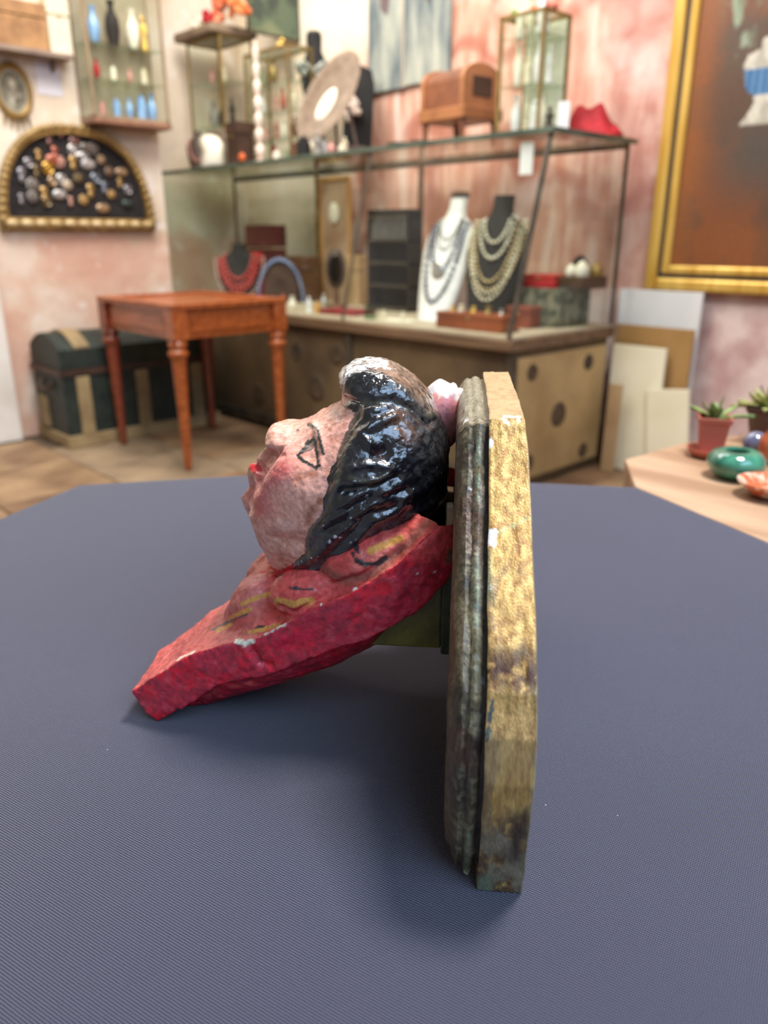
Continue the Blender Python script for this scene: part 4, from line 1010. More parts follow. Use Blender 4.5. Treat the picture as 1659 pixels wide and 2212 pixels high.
# left part of the case
p = Vector((at(578, 600, y=3.02).x, 3.02, FZ)); wbox('tall dark red leather box at the back left of the case', p, .24, .14, .44, mat('dark red leather', (86, 36, 34), (112, 56, 50), 10, .5), 0, 'leather_box')
p = Vector((at(648, 600, y=3.04).x, 3.04, FZ)); wbox('brown wooden chest behind the blue beads in the case', p, .24, .14, .26, M_brown, 0, 'chest')
p = Vector((at(770, 600, y=3.08).x, 3.08, FZ)); wbox('tan cardboard box standing left of the black rack', p, .12, .08, .27, mat('tan card', (176, 142, 98), (198, 164, 120), 6, .7), 0, 'cardboard_box')
pr = Vector((at(518, 636, y=2.70).x, 2.70, FZ)); s_ = mpp(pr); h_ = 118*s_; w_ = 100*s_
r, yf = necklace_bust('small dark necklace bust with red strings at the left end of the case', pr, w_, h_, M_black, YAW, .25)
beads('necklace', 'thick red bead necklace at the left end of the case', pr, YAW, [(.42*w_, .58*h_, .78*h_, .012), (.36*w_, .50*h_, .78*h_, .012), (.30*w_, .40*h_, .80*h_, .012)], yf, mat('red beads', (176, 44, 44), (206, 84, 76), 30, .35, coat=.4))
beads('necklace', 'pale pink bead necklace outside the thick red one', pr, YAW, [(.52*w_, .74*h_, .76*h_, .008)], yf, mat('pale pink beads', (206, 160, 150), (228, 196, 186), 30, .35, coat=.4))
o = G().box(-.03, .03, -.01, .01, 0, .28).build('ribbon', M_red, None, loc=Vector((at(560, 600, y=2.92).x, 2.92, FZ)), rz=YAW, bevel=.006); tag(o, 'upright red cloth strip right of the red beads', 'ribbon')
pn = Vector((at(608, 640, y=2.84).x, 2.84, FZ)); s_ = mpp(pn)
r = thing('necklace_stand', 'brown arched necklace stand with blue beads in the case', 'display stand', pn, YAW)
G().prism([(-38*s_, 0), (38*s_, 0), (34*s_, 50*s_), (20*s_, 78*s_), (0, 86*s_), (-20*s_, 78*s_), (-34*s_, 50*s_)], -.02, .02).build('board', M_dkbr, r, bevel=.003)
g = G()
for t_ in np.linspace(0, math.pi, 24): g.ell((48*s_*math.cos(t_), -.03, .012+84*s_*math.sin(t_)), .013, 8, 5)
tag(g.build('necklace', mat('blue glass beads', (88, 108, 156), (140, 156, 190), 30, .3, coat=.5), None, True, loc=pn, rz=YAW), 'blue bead necklace arched over the brown stand in the case', 'necklace')
po = Vector((at(727, 640, y=2.92).x, 2.92, FZ)); s_ = mpp(po)
r = thing('oval_mirror', 'small dark oval mirror on a turned foot left of the rack', 'mirror', po, YAW)
G().lathe([(26*s_, 0), (24*s_, .01), (6*s_, .02), (5*s_, 38*s_)], 16).build('foot', M_brown, r, smooth=True)
G().lathe([(20*s_, -.008), (22*s_, 0), (20*s_, .008)], 24, M=T_(0, 0, 76*s_) @ Rx(math.pi/2), sx=1, sy=1.9).build('frame', M_dkbr, r, smooth=True)
G().lathe([(16*s_, .009), (15*s_, .011)], 24, M=T_(0, 0, 76*s_) @ Rx(math.pi/2), sx=1, sy=1.9).build('mirror_glass', mat('dark mirror', (60, 52, 48), (70, 62, 56), 4, .1, .8), r)
pg = Vector((at(727, 600, y=3.15).x, 3.15, FZ))  # frame shape added to stand for a gold reflection in the glass
r = thing('gilt_reflection', 'tall narrow gilt frame in place of a reflection at the back of the case', 'mirror', pg, 0)
for x in (-.135, .115): G().box(x, x+.02, -.012, .006, 0, .68).build('frame_side', mat('orange gilt reflection', (186, 132, 70), (214, 168, 104), 5, .5, .2), r, bevel=.003)
G().box(-.135, .135, -.012, .006, .68, .70).build('frame_top', MC['orange gilt reflection'], r, bevel=.003)
G().box(-.115, .115, -.002, .004, 0, .68).build('panel', mat('reflection panel', (170, 134, 108), (202, 176, 146), 4, .4, .1), r)
G().ell((0, -.012, .50), (.045, .012, .06), 14, 8).build('crest', M_cream, r, smooth=True)
tr = Vector((at(748, 690, y=2.66).x, 2.66, FZ))
wbox('shallow dark red tray by the front glass left of the rack', tr, .26, .16, .022, mat('dark red tray', (112, 26, 34), (150, 44, 50), 8, .5), .1, 'tray', open_=True, cat='tray')
for k, (px, py, kind, hh, m, lb) in enumerate((
    (632, 668, 'v', .075, M_cream, 'small cream vase at the left front of the case'), (652, 676, 'j', .06, M_glass, 'little clear glass jar beside the small cream vase'),
    (668, 668, 'f', .08, M_white, 'white figurine behind the clear glass jars'), (686, 668, 'j', .055, mat('amber glaze', (196, 146, 78), (216, 172, 104), 10, .3), 'amber jar between the white figurine and the red tray'),
    (700, 655, 'v', .07, M_silver, 'small silver vase before the oval mirror'), (640, 640, 'f', .07, M_pearl, 'ivory figurine right of the blue beads'),
    (800, 700, 'j', .085, glass('green glass', (196, 214, 196), 1.2), 'green glass jar at the foot of the black rack'), (828, 690, 'v', .05, M_pearl, 'short ivory vase right of the green glass jar'),
    (870, 700, 'f', .05, M_cream, 'low cream figurine between rack and white bust'), (612, 650, 'v', .06, M_terra, 'small terracotta vase under the blue beads'))):
    p = onfloor(px, py+8); {'v': vase, 'j': jar, 'f': figurine}[kind](lb, p, hh, m)
o = G().box(-.09, .09, -.05, .05, 0, .004).build('card', M_cream, None, loc=Vector((at(860, 704, y=2.60).x, 2.60, FZ)), rz=.2); tag(o, 'cream card lying flat before the black rack', 'card')
# ------------------------------------------------------------------ glass cabinets standing on the case or hung on the wall
def cabinet(name, label, loc, w, d, h, shelves, rz=0, fm=None, base=.012, backm=None, mull=False):
    fm = fm or M_brass
    r = thing(name, label, 'cabinet', loc, rz); q = .006
    for sx_ in (-1, 1):
        for sy_ in (-1, 1):
            G().box(sx_*w/2-q, sx_*w/2+q, sy_*d/2-q, sy_*d/2+q, 0, h).build('post', fm, r)
    G().box(-w/2-q, w/2+q, -d/2-q, d/2+q, 0, base).build('base', fm, r, bevel=.002)
    for zz in (h-.006,):
        G().box(-w/2, w/2, -d/2-q, -d/2+q, zz-q, zz+q).box(-w/2, w/2, d/2-q, d/2+q, zz-q, zz+q).box(-w/2-q, -w/2+q, -d/2, d/2, zz-q, zz+q).box(w/2-q, w/2+q, -d/2, d/2, zz-q, zz+q).build('top_frame', fm, r)
    G().box(-w/2+q, w/2-q, -d/2-.002, -d/2+.002, base, h-.012).build('front_pane', M_glass, r)
    for sx_ in (-1, 1): G().box(sx_*w/2-.002, sx_*w/2+.002, -d/2+q, d/2-q, base, h-.012).build('side_pane', M_glass, r)
    if mull: G().box(-q, q, -d/2-q, -d/2+q, 0, h).build('mullion', fm, r)
    if backm: G().box(-w/2+q, w/2-q, d/2-.006, d/2-.001, base, h-.012).build('back', backm, r)
    G().box(-w/2, w/2, -d/2, d/2, h-.004, h).build('top_pane', M_gshelf, r)
    for zz in shelves: G().box(-w/2+q, w/2-q, -d/2+.004, d/2-.007, zz-.006, zz).build('shelf', M_gshelf, r)
    return r
KIND = {'v': vase, 'j': jar, 'f': figurine}
C8 = {'white': M_white, 'cream': M_cream, 'ivory': M_pearl, 'gold': M_gold, 'brown': M_brown, 'dark': M_black, 'red': M_red, 'silver': M_silver, 'brass': M_brass, 'coral': M_coral, 'terracotta': M_terra,
      'blue': mat('pale blue glaze', (110, 156, 214), (156, 192, 232), 12, .3, coat=.5), 'pink': mat('dusty pink glaze', (196, 128, 120), (214, 160, 150), 12, .4), 'grey': mat('grey glaze', (120, 116, 110), (156, 152, 144), 12, .5), 'green': mat('sage glaze', (110, 120, 90), (146, 150, 118), 12, .5)}
NOUN = {'v': 'vase', 'j': 'jar', 'f': 'figurine'}
def fill(cabloc, rz, d, rows, where, kx=1):
    """rows: (shelf z, where-words, [(local x, kind, colour, height)])"""
    M3 = Rz(rz).to_3x3()
    for z, wh, its in rows:
        for k, (x, kd, c, hh) in enumerate(its):
            pos = ('leftmost', 'second from left', 'third from left', 'fourth from left', 'fifth from left')[k]
            o = KIND[kd]('%s %s, %s on the %s of the %s' % (c, NOUN[kd], pos, wh, where), cabloc + M3 @ Vector((x*kx, -.01 if kd != 'f' else .01, z+.0006)), hh, C8[c]); o.scale = (.58*kx, .58*kx, 1)
# tall roofed cabinet in the niche corner
pc1 = Vector((at(482, 250, y=2.97).x, 2.97, ZTT)); h1 = at(470, 72, y=2.86).z-ZTT
cabinet('tall_cabinet', 'tall glass cabinet with a flat dark roof left on the display case', pc1, .36, .22, h1, [.26, .50], 0, M_brass, .012)
o = G().box(-.24, .20, -.17, .15, 0, .05).build('roof_board', mat('greyish brown board', (110, 92, 76), (140, 120, 98), 7, .6), None, bevel=.012, loc=pc1+Vector((0, 0, h1+.0005))); tag(o, 'thick grey brown board on top of the tall glass cabinet', 'board')
rr = random.Random(11)
for k, (px, lb) in enumerate(((432, 'round cream coral lump at the left end of the roof board'), (455, 'dark red coral lump second from the left on the roof board'), (478, 'pale orange coral branch third from the left on the roof board'), (503, 'bright orange coral branch fourth from the left on the roof board'), (526, 'deep orange coral lump at the right end of the roof board'))):
    x = at(px, 45, y=2.90).x; g = G(); hh = (.05, .09, .13, .10, .07)[k]
    for j in range(9): g.ell((rr.uniform(-.035, .035), rr.uniform(-.03, .03), .018+rr.random()*hh*(1-j*.05)), rr.uniform(.018, .026), 8, 5)
    for j in range(3): g.tube([(rr.uniform(-.02, .02), 0, .02), (rr.uniform(-.03, .03), rr.uniform(-.02, .02), hh*.6), (rr.uniform(-.05, .05), rr.uniform(-.02, .02), hh)], [.012, .009, .004], 6)
    g.v = [(a, b_, max(0, c_)) for a, b_, c_ in g.v]
    tag(g.build('coral', (M_cream, M_red, M_coral, mat('orange coral', (222, 100, 46), (236, 150, 90), 12, .5), MC['orange coral'])[k], None, True, loc=(x, 2.90, pc1.z+h1+.051)), lb, 'coral')
fill(pc1, 0, .2, [(.26, 'middle shelf', [(-.09, 'v', 'grey', .15), (.0, 'j', 'dark', .10), (.09, 'f', 'dark', .16)]), (.50, 'top shelf', [(-.08, 'v', 'pink', .10), (.05, 'j', 'ivory', .09)])], 'tall glass cabinet')
# row in front: white lump, stands, boxes
pl = Vector((at(458, 350, y=2.70).x, 2.70, ZTT)); s_ = mpp(pl)
g = G().lathe([(.075, 0), (.085, .02), (.07, .09), (.08, .13), (.055, .165), (.02, .178)], 20, sx=.95, sy=.8); g.v = [(x+.02*math.sin(z*22)+.008*math.sin(y*60), y, z) for x, y, z in g.v]
tag(g.build('ceramic_lump', M_cream, None, True, loc=pl), 'glossy cream ceramic lump at the left end of the glass top', 'ceramic')
pd = Vector((at(428, 350, y=2.75).x, 2.75, ZTT)); s_ = mpp(pd)
r, yf = necklace_bust('small dark necklace stand behind the cream ceramic lump', pd, 50*s_, 78*s_, M_dkbr, YAW, .2)
beads('necklace', 'dusky pink bead string on the small dark stand', pd, YAW, [(18*s_, 42*s_, 60*s_, .008)], yf, C8['pink'])
wbox('grey brown box between the cream lump and the leather box', Vector((at(478, 330, y=2.82).x, 2.82, ZTT)), .20, .07, .215, mat('grey brown card', (120, 104, 88), (144, 128, 110), 8, .7), 0, 'cardboard_box')
p = Vector((at(520, 330, y=2.71).x, 2.71, ZTT)); wbox('dark brown leather box right of the grey brown box', p, .13, .10, .215, M_dkbr, 0, 'leather_box')
p = Vector((at(523, 345, y=2.645).x, 2.645, ZTT)); o = G().ell((0, 0, .026), (.026, .016, .026), 14, 9).build('bead', mat('orange amber', (196, 84, 36), (216, 110, 54), 12, .3), None, True, loc=p); tag(o, 'round orange amber bead before the dark leather box', 'bead')
# string of white balls
p = Vector((at(563, 340, y=2.72).x, 2.72, ZTT)); g = G(); zz = 0
prof = [(.034, 0), (.036, .01)]
for k in range(7):
    r0 = .026-.0015*k; z0 = .02+.078*k
    prof += [(.010, z0), (r0, z0+.02), (r0*1.04, z0+.04), (r0, z0+.06), (.010, z0+.076)]
prof += [(.012, .58), (.002, .59)]
prof_item('candlestick', 'tall turned cream candlestick left of the shelved glass cabinet', 'candlestick', p, prof, mat('pinkish cream lacquer', (222, 200, 182), (236, 218, 204), 12, .4))
# second glass cabinet
pc2 = Vector((at(604, 240, y=2.93).x, 2.93, ZTT))
cabinet('shelved_cabinet', 'small shelved glass cabinet in the middle of the glass top', pc2, .40, .16, .58, [.14, .28, .42], 0, M_brass)
fill(pc2, 0, .2, [(.012, 'floor', [(-.15, 'j', 'ivory', .08), (-.05, 'v', 'red', .10), (.06, 'j', 'silver', .07), (.15, 'f', 'brown', .10)]), (.14, 'lowest shelf', [(-.15, 'f', 'pink', .10), (-.05, 'f', 'terracotta', .11), (.05, 'v', 'cream', .09), (.15, 'v', 'brown', .10)]),
     (.28, 'second shelf', [(-.15, 'v', 'white', .10), (-.05, 'f', 'pink', .10), (.05, 'v', 'terracotta', .11), (.15, 'v', 'ivory', .1)]), (.42, 'upper shelf', [(-.14, 'j', 'green', .10), (-.03, 'v', 'brass', .12), (.12, 'j', 'grey', .11)])], 'shelved glass cabinet')
p = Vector((at(606, 118, y=2.93).x, 2.93, pc2.z+.5805)); o = G().ell((0, 0, .022), (.03, .02, .022), 10, 7).ell((.02, 0, .045), .014, 8, 6).tube([(.032, 0, .045), (.044, 0, .043)], .003, 5).build('bird_ornament', M_gold, None, True, loc=p); tag(o, 'tiny yellow bird ornament on top of the shelved cabinet', 'ornament')
# tall black bust with crystals
pkb = Vector((at(684, 300, y=3.14).x, 3.14, ZTT)); s_ = mpp(pkb)
r = thing('necklace_bust', 'tall black necklace bust rising behind the oval platter', 'display bust', pkb, YAW)
G().lathe([(.10, 0), (.09, .02), (.05, .1), (.06, .35), (.085, .46), (.06, .56), (.042, .60), (.045, .67), (.04, .69)], 18, sx=1, sy=.7).build('body', M_black, r, smooth=True)
G().lathe([(.03, .69), (.025, .70), (.0, .705)], 12, sx=1.3).build('neck_cap', M_iron, r, smooth=True)
M_cry = mat('grey crystal beads', (150, 156, 150), (206, 210, 202), 40, .15, .3, coat=.6)
g = G()
for k in range(34):
    a = 2*math.pi*k/34; R_ = .082+.02*math.sin(k*2.4)**2; g.ell((R_*math.cos(a), R_*.75*math.sin(a), .545-.055*(1-math.sin(a))*.5*(1 if math.sin(a) < .5 else .5)+.02*math.cos(k*5)), .014, 7, 5)
for k in range(7): g.ell(((k-3)*.016, -.072, .49-abs(3-k)*-.012), .014, 7, 5)
tag(g.build('necklace', M_cry, None, True, loc=pkb, rz=YAW), 'grey crystal collar around the tall black bust', 'necklace')
# oval platter on an easel
pp = Vector((at(712, 325, y=2.86).x, 2.86, ZTT)); s_ = mpp(pp)
r = thing('oval_platter', 'taupe oval platter with a cream centre, tilted on its easel', 'platter', pp, YAW)
Mo = T_(0, 0, .290) @ Ry(math.radians(33)) @ Rx(math.radians(90-14))
pls = [(.010, -.006), (.09, -.010), (.128, .004), (.132, .010), (.126, .012), (.092, -.002), (.06, -.004), (.01, -.004)]
G().lathe(pls, 36, M=Mo, sx=.80, sy=1.98).build('dish', mat('taupe woven platter', (124, 104, 84), (146, 124, 102), 30, .6, bump=.3, bscale=120), r, smooth=True)
G().lathe([(.046, -.0035), (.044, .001), (.02, .003)], 28, (0, 0, 0), M=T_(-.012, -.004, -.03) @ Mo, sx=.72, sy=2.1).build('centre_plaque', M_cream, r, smooth=True)
re_ = thing('easel', 'dark wooden easel holding the tilted oval platter', 'easel', pp+Vector((-.03, .05, 0)), YAW)
for x in (-.10, .14): G().tube([(x, -.02, .004), (x*.35, .05, .40)], .009, 6).build('leg', M_dkbr, re_, smooth=True)
G().tube([(.02, .14, .004), (.0, .055, .40)], .009, 6).build('leg', M_dkbr, re_, smooth=True)
G().box(-.13, .17, -.05, -.02, .05, .066).build('ledge', M_dkbr, re_)
# black display panel behind it
pb2 = Vector((at(772, 300, y=3.19).x, 3.19, ZTT))
r = thing('velvet_stand', 'black upright velvet stand behind the oval platter', 'display stand', pb2, YAW-.3)
G().prism([(-.10, 0), (.075, 0), (.10, .40), (.085, .47), (.02, .50), (-.06, .44)], -.012, .012).build('board', M_black, r, bevel=.004)
g = G(); rr = random.Random(4)
for k in range(40):
    a = rr.uniform(0, 6.28); q = rr.uniform(0, .055); g.ell((q*math.cos(a), -.02, q*1.3*math.sin(a)), rr.uniform(.012, .019), 7, 5)
pz = at(762, 232, y=3.15); tag(g.build('brooch_cluster', mat('pinkish pearls', (214, 190, 170), (238, 222, 208), 30, .2, coat=.5), None, True, loc=pz, rz=YAW-.3), 'cluster of pinkish pearls pinned on the black velvet stand', 'brooch')
rr = random.Random(8)
for k, (px, py, c, kd, hh) in enumerate(((642, 325, 'brown', 'j', .09), (656, 318, 'dark', 'j', .10), (672, 328, 'ivory', 'v', .11), (686, 322, 'grey', 'f', .11), (700, 330, 'silver', 'j', .08), (716, 326, 'pink', 'v', .06), (738, 318, 'cream', 'j', .05), (745, 322, 'ivory', 'f', .07), (598, 340, 'cream', 'j', .06), (620, 338, 'green', 'j', .05))):
    yy = 2.70 if k % 2 else 2.76
    o = KIND[kd](None, Vector((at(px, py, y=yy).x, yy, ZTT)), hh, C8[c])
    o['label'] = '%s %s, %s of the little things in a row before the oval platter' % (c, NOUN[kd], ('third', 'fourth', 'fifth', 'sixth', 'seventh', 'eighth', 'ninth', 'last', 'first', 'second')[k])
# dark glass dishes
for px, w_, lb in ((862, .055, 'flat dark green glass dish left of the wooden casket'), (905, .038, 'smaller dark green dish nearest the wooden casket')):
    prof_item('dish', lb, 'dish', Vector((at(px, 298, y=2.74).x, 2.74, ZTT)), [(w_*.5, 0), (w_*.8, .008), (w_, .02), (w_*.95, .02), (w_*.7, .01)], M_edge, sx=1.2)
# domed wooden casket on legs
pk2 = Vector((at(992, 280, y=2.92).x, 2.92, ZTT)); s_ = mpp(pk2)
r = thing('domed_casket', 'domed reddish brown wooden casket standing on four short legs', 'casket', pk2, math.radians(-4))
cw, cd, cz = .128, .11, .10
def arc_prof(inf=0): return [(-cd-inf, cz+.05), (-cd-inf, cz+.155)] + [(-(cd+inf)*math.cos(math.pi*k/12), cz+.155+(.060+inf)*math.sin(math.pi*k/12)) for k in range(1, 12)] + [(cd+inf, cz+.155), (cd+inf, cz+.05)]
G().prism(arc_prof(), -cw, cw, 'x').build('body', M_walnut, r, bevel=.003)
for x in (-cw-.008, cw-.014): G().prism(arc_prof(.008), x, x+.022, 'x').build('end_band', mat('light walnut band', (160, 104, 66), (184, 126, 84), 8, .4), r, bevel=.002)
G().box(cw+.006, cw+.012, -.06, .06, cz+.09, cz+.17).build('end_panel', M_dkbr, r, bevel=.003)
G().box(-cw-.015, cw+.02, -cd-.015, cd+.015, cz, cz+.05).build('base_moulding', mat('light walnut', (146, 92, 56), (176, 116, 72), 8, .4), r, bevel=.006)
for sx_ in (-1, 1):
    for sy_ in (-1, 1): G().lathe([(.012, 0), (.016, .03), (.022, .09), (.024, cz)], 4, (sx_*(cw-.01), sy_*(cd-.01), 0)).build('leg', M_walnut, r)
# small glass cabinet right
pc3 = Vector((at(1146, 240, y=2.86).x, 2.86, ZTT)); h3 = at(1150, 22, y=2.78).z-ZTT; s3 = mpp(pc3)
cabinet('corner_cabinet', 'glass cabinet with white wares at the right of the glass top', pc3, .205, .17, h3, [.19, .36], 0, M_brass, backm=mat('pale cabinet back', (226, 222, 200), (238, 236, 222), 5, .6))
fill(pc3, 0, .2, [(.012, 'floor', [(-.09, 'v', 'white', .15), (-.03, 'f', 'ivory', .15), (.04, 'j', 'white', .13), (.09, 'v', 'cream', .14)]), (.19, 'middle shelf', [(-.09, 'v', 'cream', .15), (-.02, 'j', 'ivory', .11), (.05, 'v', 'white', .16), (.10, 'f', 'white', .14)]),
     (.36, 'top shelf', [(-.09, 'j', 'cream', .11), (-.02, 'v', 'ivory', .14), (.06, 'j', 'white', .14)])], 'right-hand glass cabinet', .74)
for k, (px, m, lb) in enumerate(((1118, mat('moss green leaves', (96, 130, 48), (128, 160, 72), 20, .6), 'bright green artificial leaf on top of the right-hand cabinet'), (1160, M_coral, 'coral red paper flower on top of the right-hand cabinet'), (1190, C8['terracotta'], 'rusty red paper flower right of the coral red one'))):
    g = G(); rr = random.Random(k+2)
    for j in range(7): a = j*.9; g.ell((.018*math.cos(a), .018*math.sin(a), .016+.004*(j % 3)), (.016, .010, .012), 8, 5)
    tag(g.build('paper_flower', m, None, True, loc=Vector((at(px, 12, y=2.86).x, 2.86, pc3.z+h3+.0005))), lb, 'flower')
figurine('dark bronze figurine standing before the right-hand glass cabinet', Vector((at(1186, 272, y=2.72).x, 2.72, ZTT)), .085, M_iron)
r_ = G().box(-.022, .022, -.004, .004, 0, .095).build('card', M_white, None, loc=Vector((at(1216, 272, y=2.73).x, 2.73, ZTT)), rz=YAW-.4); tag(r_, 'small white card standing right of the bronze figurine', 'card')
# red velvet cloth heap
g = G(); n_ = 22; vs = []; rr = random.Random(6)
for j in range(n_+1):
    for i in range(n_+1):
        u, v = i/n_*2-1, j/n_*2-1; e = max(0, 1-(u*u+v*v)**.9)
        z = e**.6*(.115*(1-.45*u)+.018*math.sin(u*7+v*4)+.012*math.sin(v*11-u*5)); vs.append((u*.125+.008*math.sin(v*8), v*.09, max(.001, z)))
fs = [(j*(n_+1)+i, j*(n_+1)+i+1, (j+1)*(n_+1)+i+1, (j+1)*(n_+1)+i) for j in range(n_) for i in range(n_)]
o = g.add(vs, fs).build('velvet_cloth', M_red, None, True, loc=Vector((at(1282, 270, y=3.08).x, 3.08, ZTT))); sd_ = o.modifiers.new('thick', 'SOLIDIFY'); sd_.thickness = .004; sd_.offset = -1
o.location.z += .001; tag(o, 'heap of bright red velvet at the right end of the glass top', 'cloth')
# ------------------------------------------------------------------ things on the walls
def painted_plane(name, w, h, m_rough, fn, parent, loc, rot, nx=170, nz=220, thick=.004):
    X, Z = np.meshgrid(np.linspace(-w/2, w/2, nx), np.linspace(0, h, nz), indexing='ij')
    P = np.stack([X.ravel(), np.zeros(X.size), Z.ravel()], 1); col = fn(P[:, 0]/w+.5, P[:, 2]/h, P)
    i, j = np.meshgrid(np.arange(nx-1), np.arange(nz-1), indexing='ij'); a = (i*nz+j).ravel()
    Q = np.stack([a, a+nz, a+nz+1, a+1], 1)
    m = vcol_mat(name+' paint', rough=m_rough, bump=.25, bscale=160, var=.12, vscale=60)
    o = np_mesh(name, P, Q, m, parent, col); o.location = loc; o.rotation_euler = rot; return o
# big gilt-framed still life on the back wall
yw = YB
xb0 = at(1400, 625, y=yw-.05).x-.02; zb0 = at(1400, 625, y=yw-.05).z
W_, H_ = 1.05, 1.45
r = thing('framed_painting', 'large brown still life with urn in a double gilt frame', 'painting', (xb0+W_/2, yw-.004, zb0))
def rect_frame(name, m, w, h, t_, y0, y1, parent, inset=0, bevel=.004):
    a = w/2-inset; g = G()
    for (p0, p1) in (((-a, inset), (-a+t_, h-inset)), ((a-t_, inset), (a, h-inset)), ((-a+t_, inset), (a-t_, inset+t_)), ((-a+t_, h-inset-t_), (a-t_, h-inset))):
        g.box(p0[0], p1[0], y0, y1, p0[1], p1[1])
    return g.build(name, m, parent, bevel=bevel)
rect_frame('outer_frame', M_gold, W_, H_, .052, -.055, 0, r, 0, .012)
rect_frame('black_slip', mat('black slip', (34, 34, 40), (54, 54, 58), 8, .5), W_, H_, .020, -.038, 0, r, .050, .003)
rect_frame('inner_frame', M_gold, W_, H_, .036, -.046, 0, r, .068, .009)
def still(u, v, P):
    n1 = fbm(P, 5, 5, 3); n2 = fbm(P, 18, 4, 7); n3 = fbm(P*np.array([1, 1, .6]), 26, 4, 11)
    c = np.tile(np.array(lin((122, 68, 34))), (len(P), 1)); c = lay(c, (92, 62, 44), smooth1((n1-.47)*7)); c = lay(c, (78, 70, 62), np.exp(-(((u-.38)/.25)**2+((v-.33)/.14)**2))*.95)
    c = lay(c, (84, 74, 62), np.exp(-(((u-.2)/.12)**2+((v-.66)/.12)**2))*.7); c = lay(c, (146, 86, 40), np.exp(-((u-.02)/.09)**2)*.6); c = lay(c, (136, 80, 44), np.exp(-(((u-.4)/.3)**2+((v-.06)/.08)**2))*.5)
    x = P[:, 0]; z = P[:, 2]; uvp = np.stack([x, z], 1)
    ux = at(1645, 250, y=yw-.03).x-(xb0+W_/2)
    def Zp(py): return at(1620, py, y=yw-.03).z-zb0
    zz = [Zp(q) for q in (330, 300, 283, 268, 255, 214, 206, 182, 172, 148)]; mp_ = mpp(at(1645, 250, y=yw-.03)); hw = [q*mp_ for q in (46, 26, 19, 24, 42, 50, 54, 46, 20, 17)]
    w = np.interp(z, zz, hw); ins_ = (np.abs(x-ux) < w) & (z > zz[0]) & (z < zz[-1])
    c = lay(c, (206, 200, 184), ins_*1.); body = ins_ & (z > zz[3]) & (z < zz[5]); c = lay(c, (58, 104, 150), body*1.); c = lay(c, (120, 166, 200), body*smooth1(np.sin((x-ux)*220)*2)*.4)
    c = lay(c, (140, 132, 120), ins_*(~body)*smooth1((n3-.5)*8)*.5)
    # drooping pale leaves
    fol = [(at(q[0], q[1], y=yw-.03).x-(xb0+W_/2), at(q[0], q[1], y=yw-.03).z-zb0) for q in ((1565, -40), (1568, 30), (1578, 80), (1592, 120), (1600, 165))]
    c = lay(c, (150, 164, 140), np.exp(-(segdist(uvp, fol)/.028)**2)*smooth1((n3-.42)*7)*1.1)
    c = lay(c, (112, 128, 100), np.exp(-(segdist(uvp, [(fol[1][0]+.06, fol[1][1]+.03), (fol[3][0]+.03, fol[3][1])])/.05)**2)*smooth1((n3-.45)*6)*.7)
    c = lay(c, (90, 150, 200), (np.hypot(x-fol[0][0]-.10, z-fol[1][1]-.07) < .03)*1.)
    return c
painted_plane('canvas', W_-.2, H_-.2, .45, still, r, (0, -.03, .1), (0, 0, 0))
# weathered grey-blue double panel
pa = at(797, 186, y=YB-.02); pbx = at(970, 186, y=YB-.02)
zb = at(880, 188, y=YB-.02).z; w_ = pbx.x-pa.x
r = thing('wall_panel', 'pair of weathered grey blue boards hanging on the fresco wall', 'panel', ((pa.x+pbx.x)/2, YB-.003, zb))
M_gb = mat('weathered grey blue paint', (96, 108, 112), (176, 178, 164), 5, .7, stretch=(3, 3, .7), bump=.4, bscale=30, detail=8)
G().box(-w_/2, -.026, -.022, 0, 0, .75).build('board', M_gb, r, bevel=.003); G().box(-.02, w_/2, -.022, 0, .006, .75).build('board', M_gb, r, bevel=.003)
G().box(-.03, -.016, -.030, 0, 0, .75).build('centre_strip', mat('pale strip', (170, 158, 140), (190, 178, 160), 5, .7), r)
for x in (-w_*.33, w_*.2): G().prism([(x, .40), (x+.05, .36), (x+.075, .5), (x+.07, .75), (x, .75)], -.026, -.020).build('dark_patch', mat('dark violet paint', (84, 66, 70), (110, 92, 92), 9, .7), r)
# dark green picture projecting from the niche corner
q0 = at(540, 62, x=-4.26); q1 = at(650, 86, x=-4.26)
r = thing('green_painting', 'dark green canvas in a thin black frame above the tall cabinet', 'painting', (-4.262, (2.98+3.34)/2, 2.146))
def greenp(u, v, P):
    n1 = fbm(P, 9, 5, 33); c = np.tile(np.array(lin((84, 98, 78))), (len(P), 1)); c = lay(c, (56, 66, 58), smooth1((n1-.5)*7)); return lay(c, (128, 132, 98), smooth1((.44-n1)*7)*.6)
painted_plane('canvas', .36, .8, .5, greenp, r, (.002, 0, .012), (0, 0, math.pi/2), 60, 90)
G().box(-.012, .004, -.19, .19, 0, .012).box(-.012, .004, -.19, -.182, .012, .82).box(-.012, .004, .182, .19, .012, .82).build('frame', M_iron, r)
G().box(-.012, -.002, -.182, .182, .012, .82).build('backing', M_iron, r)
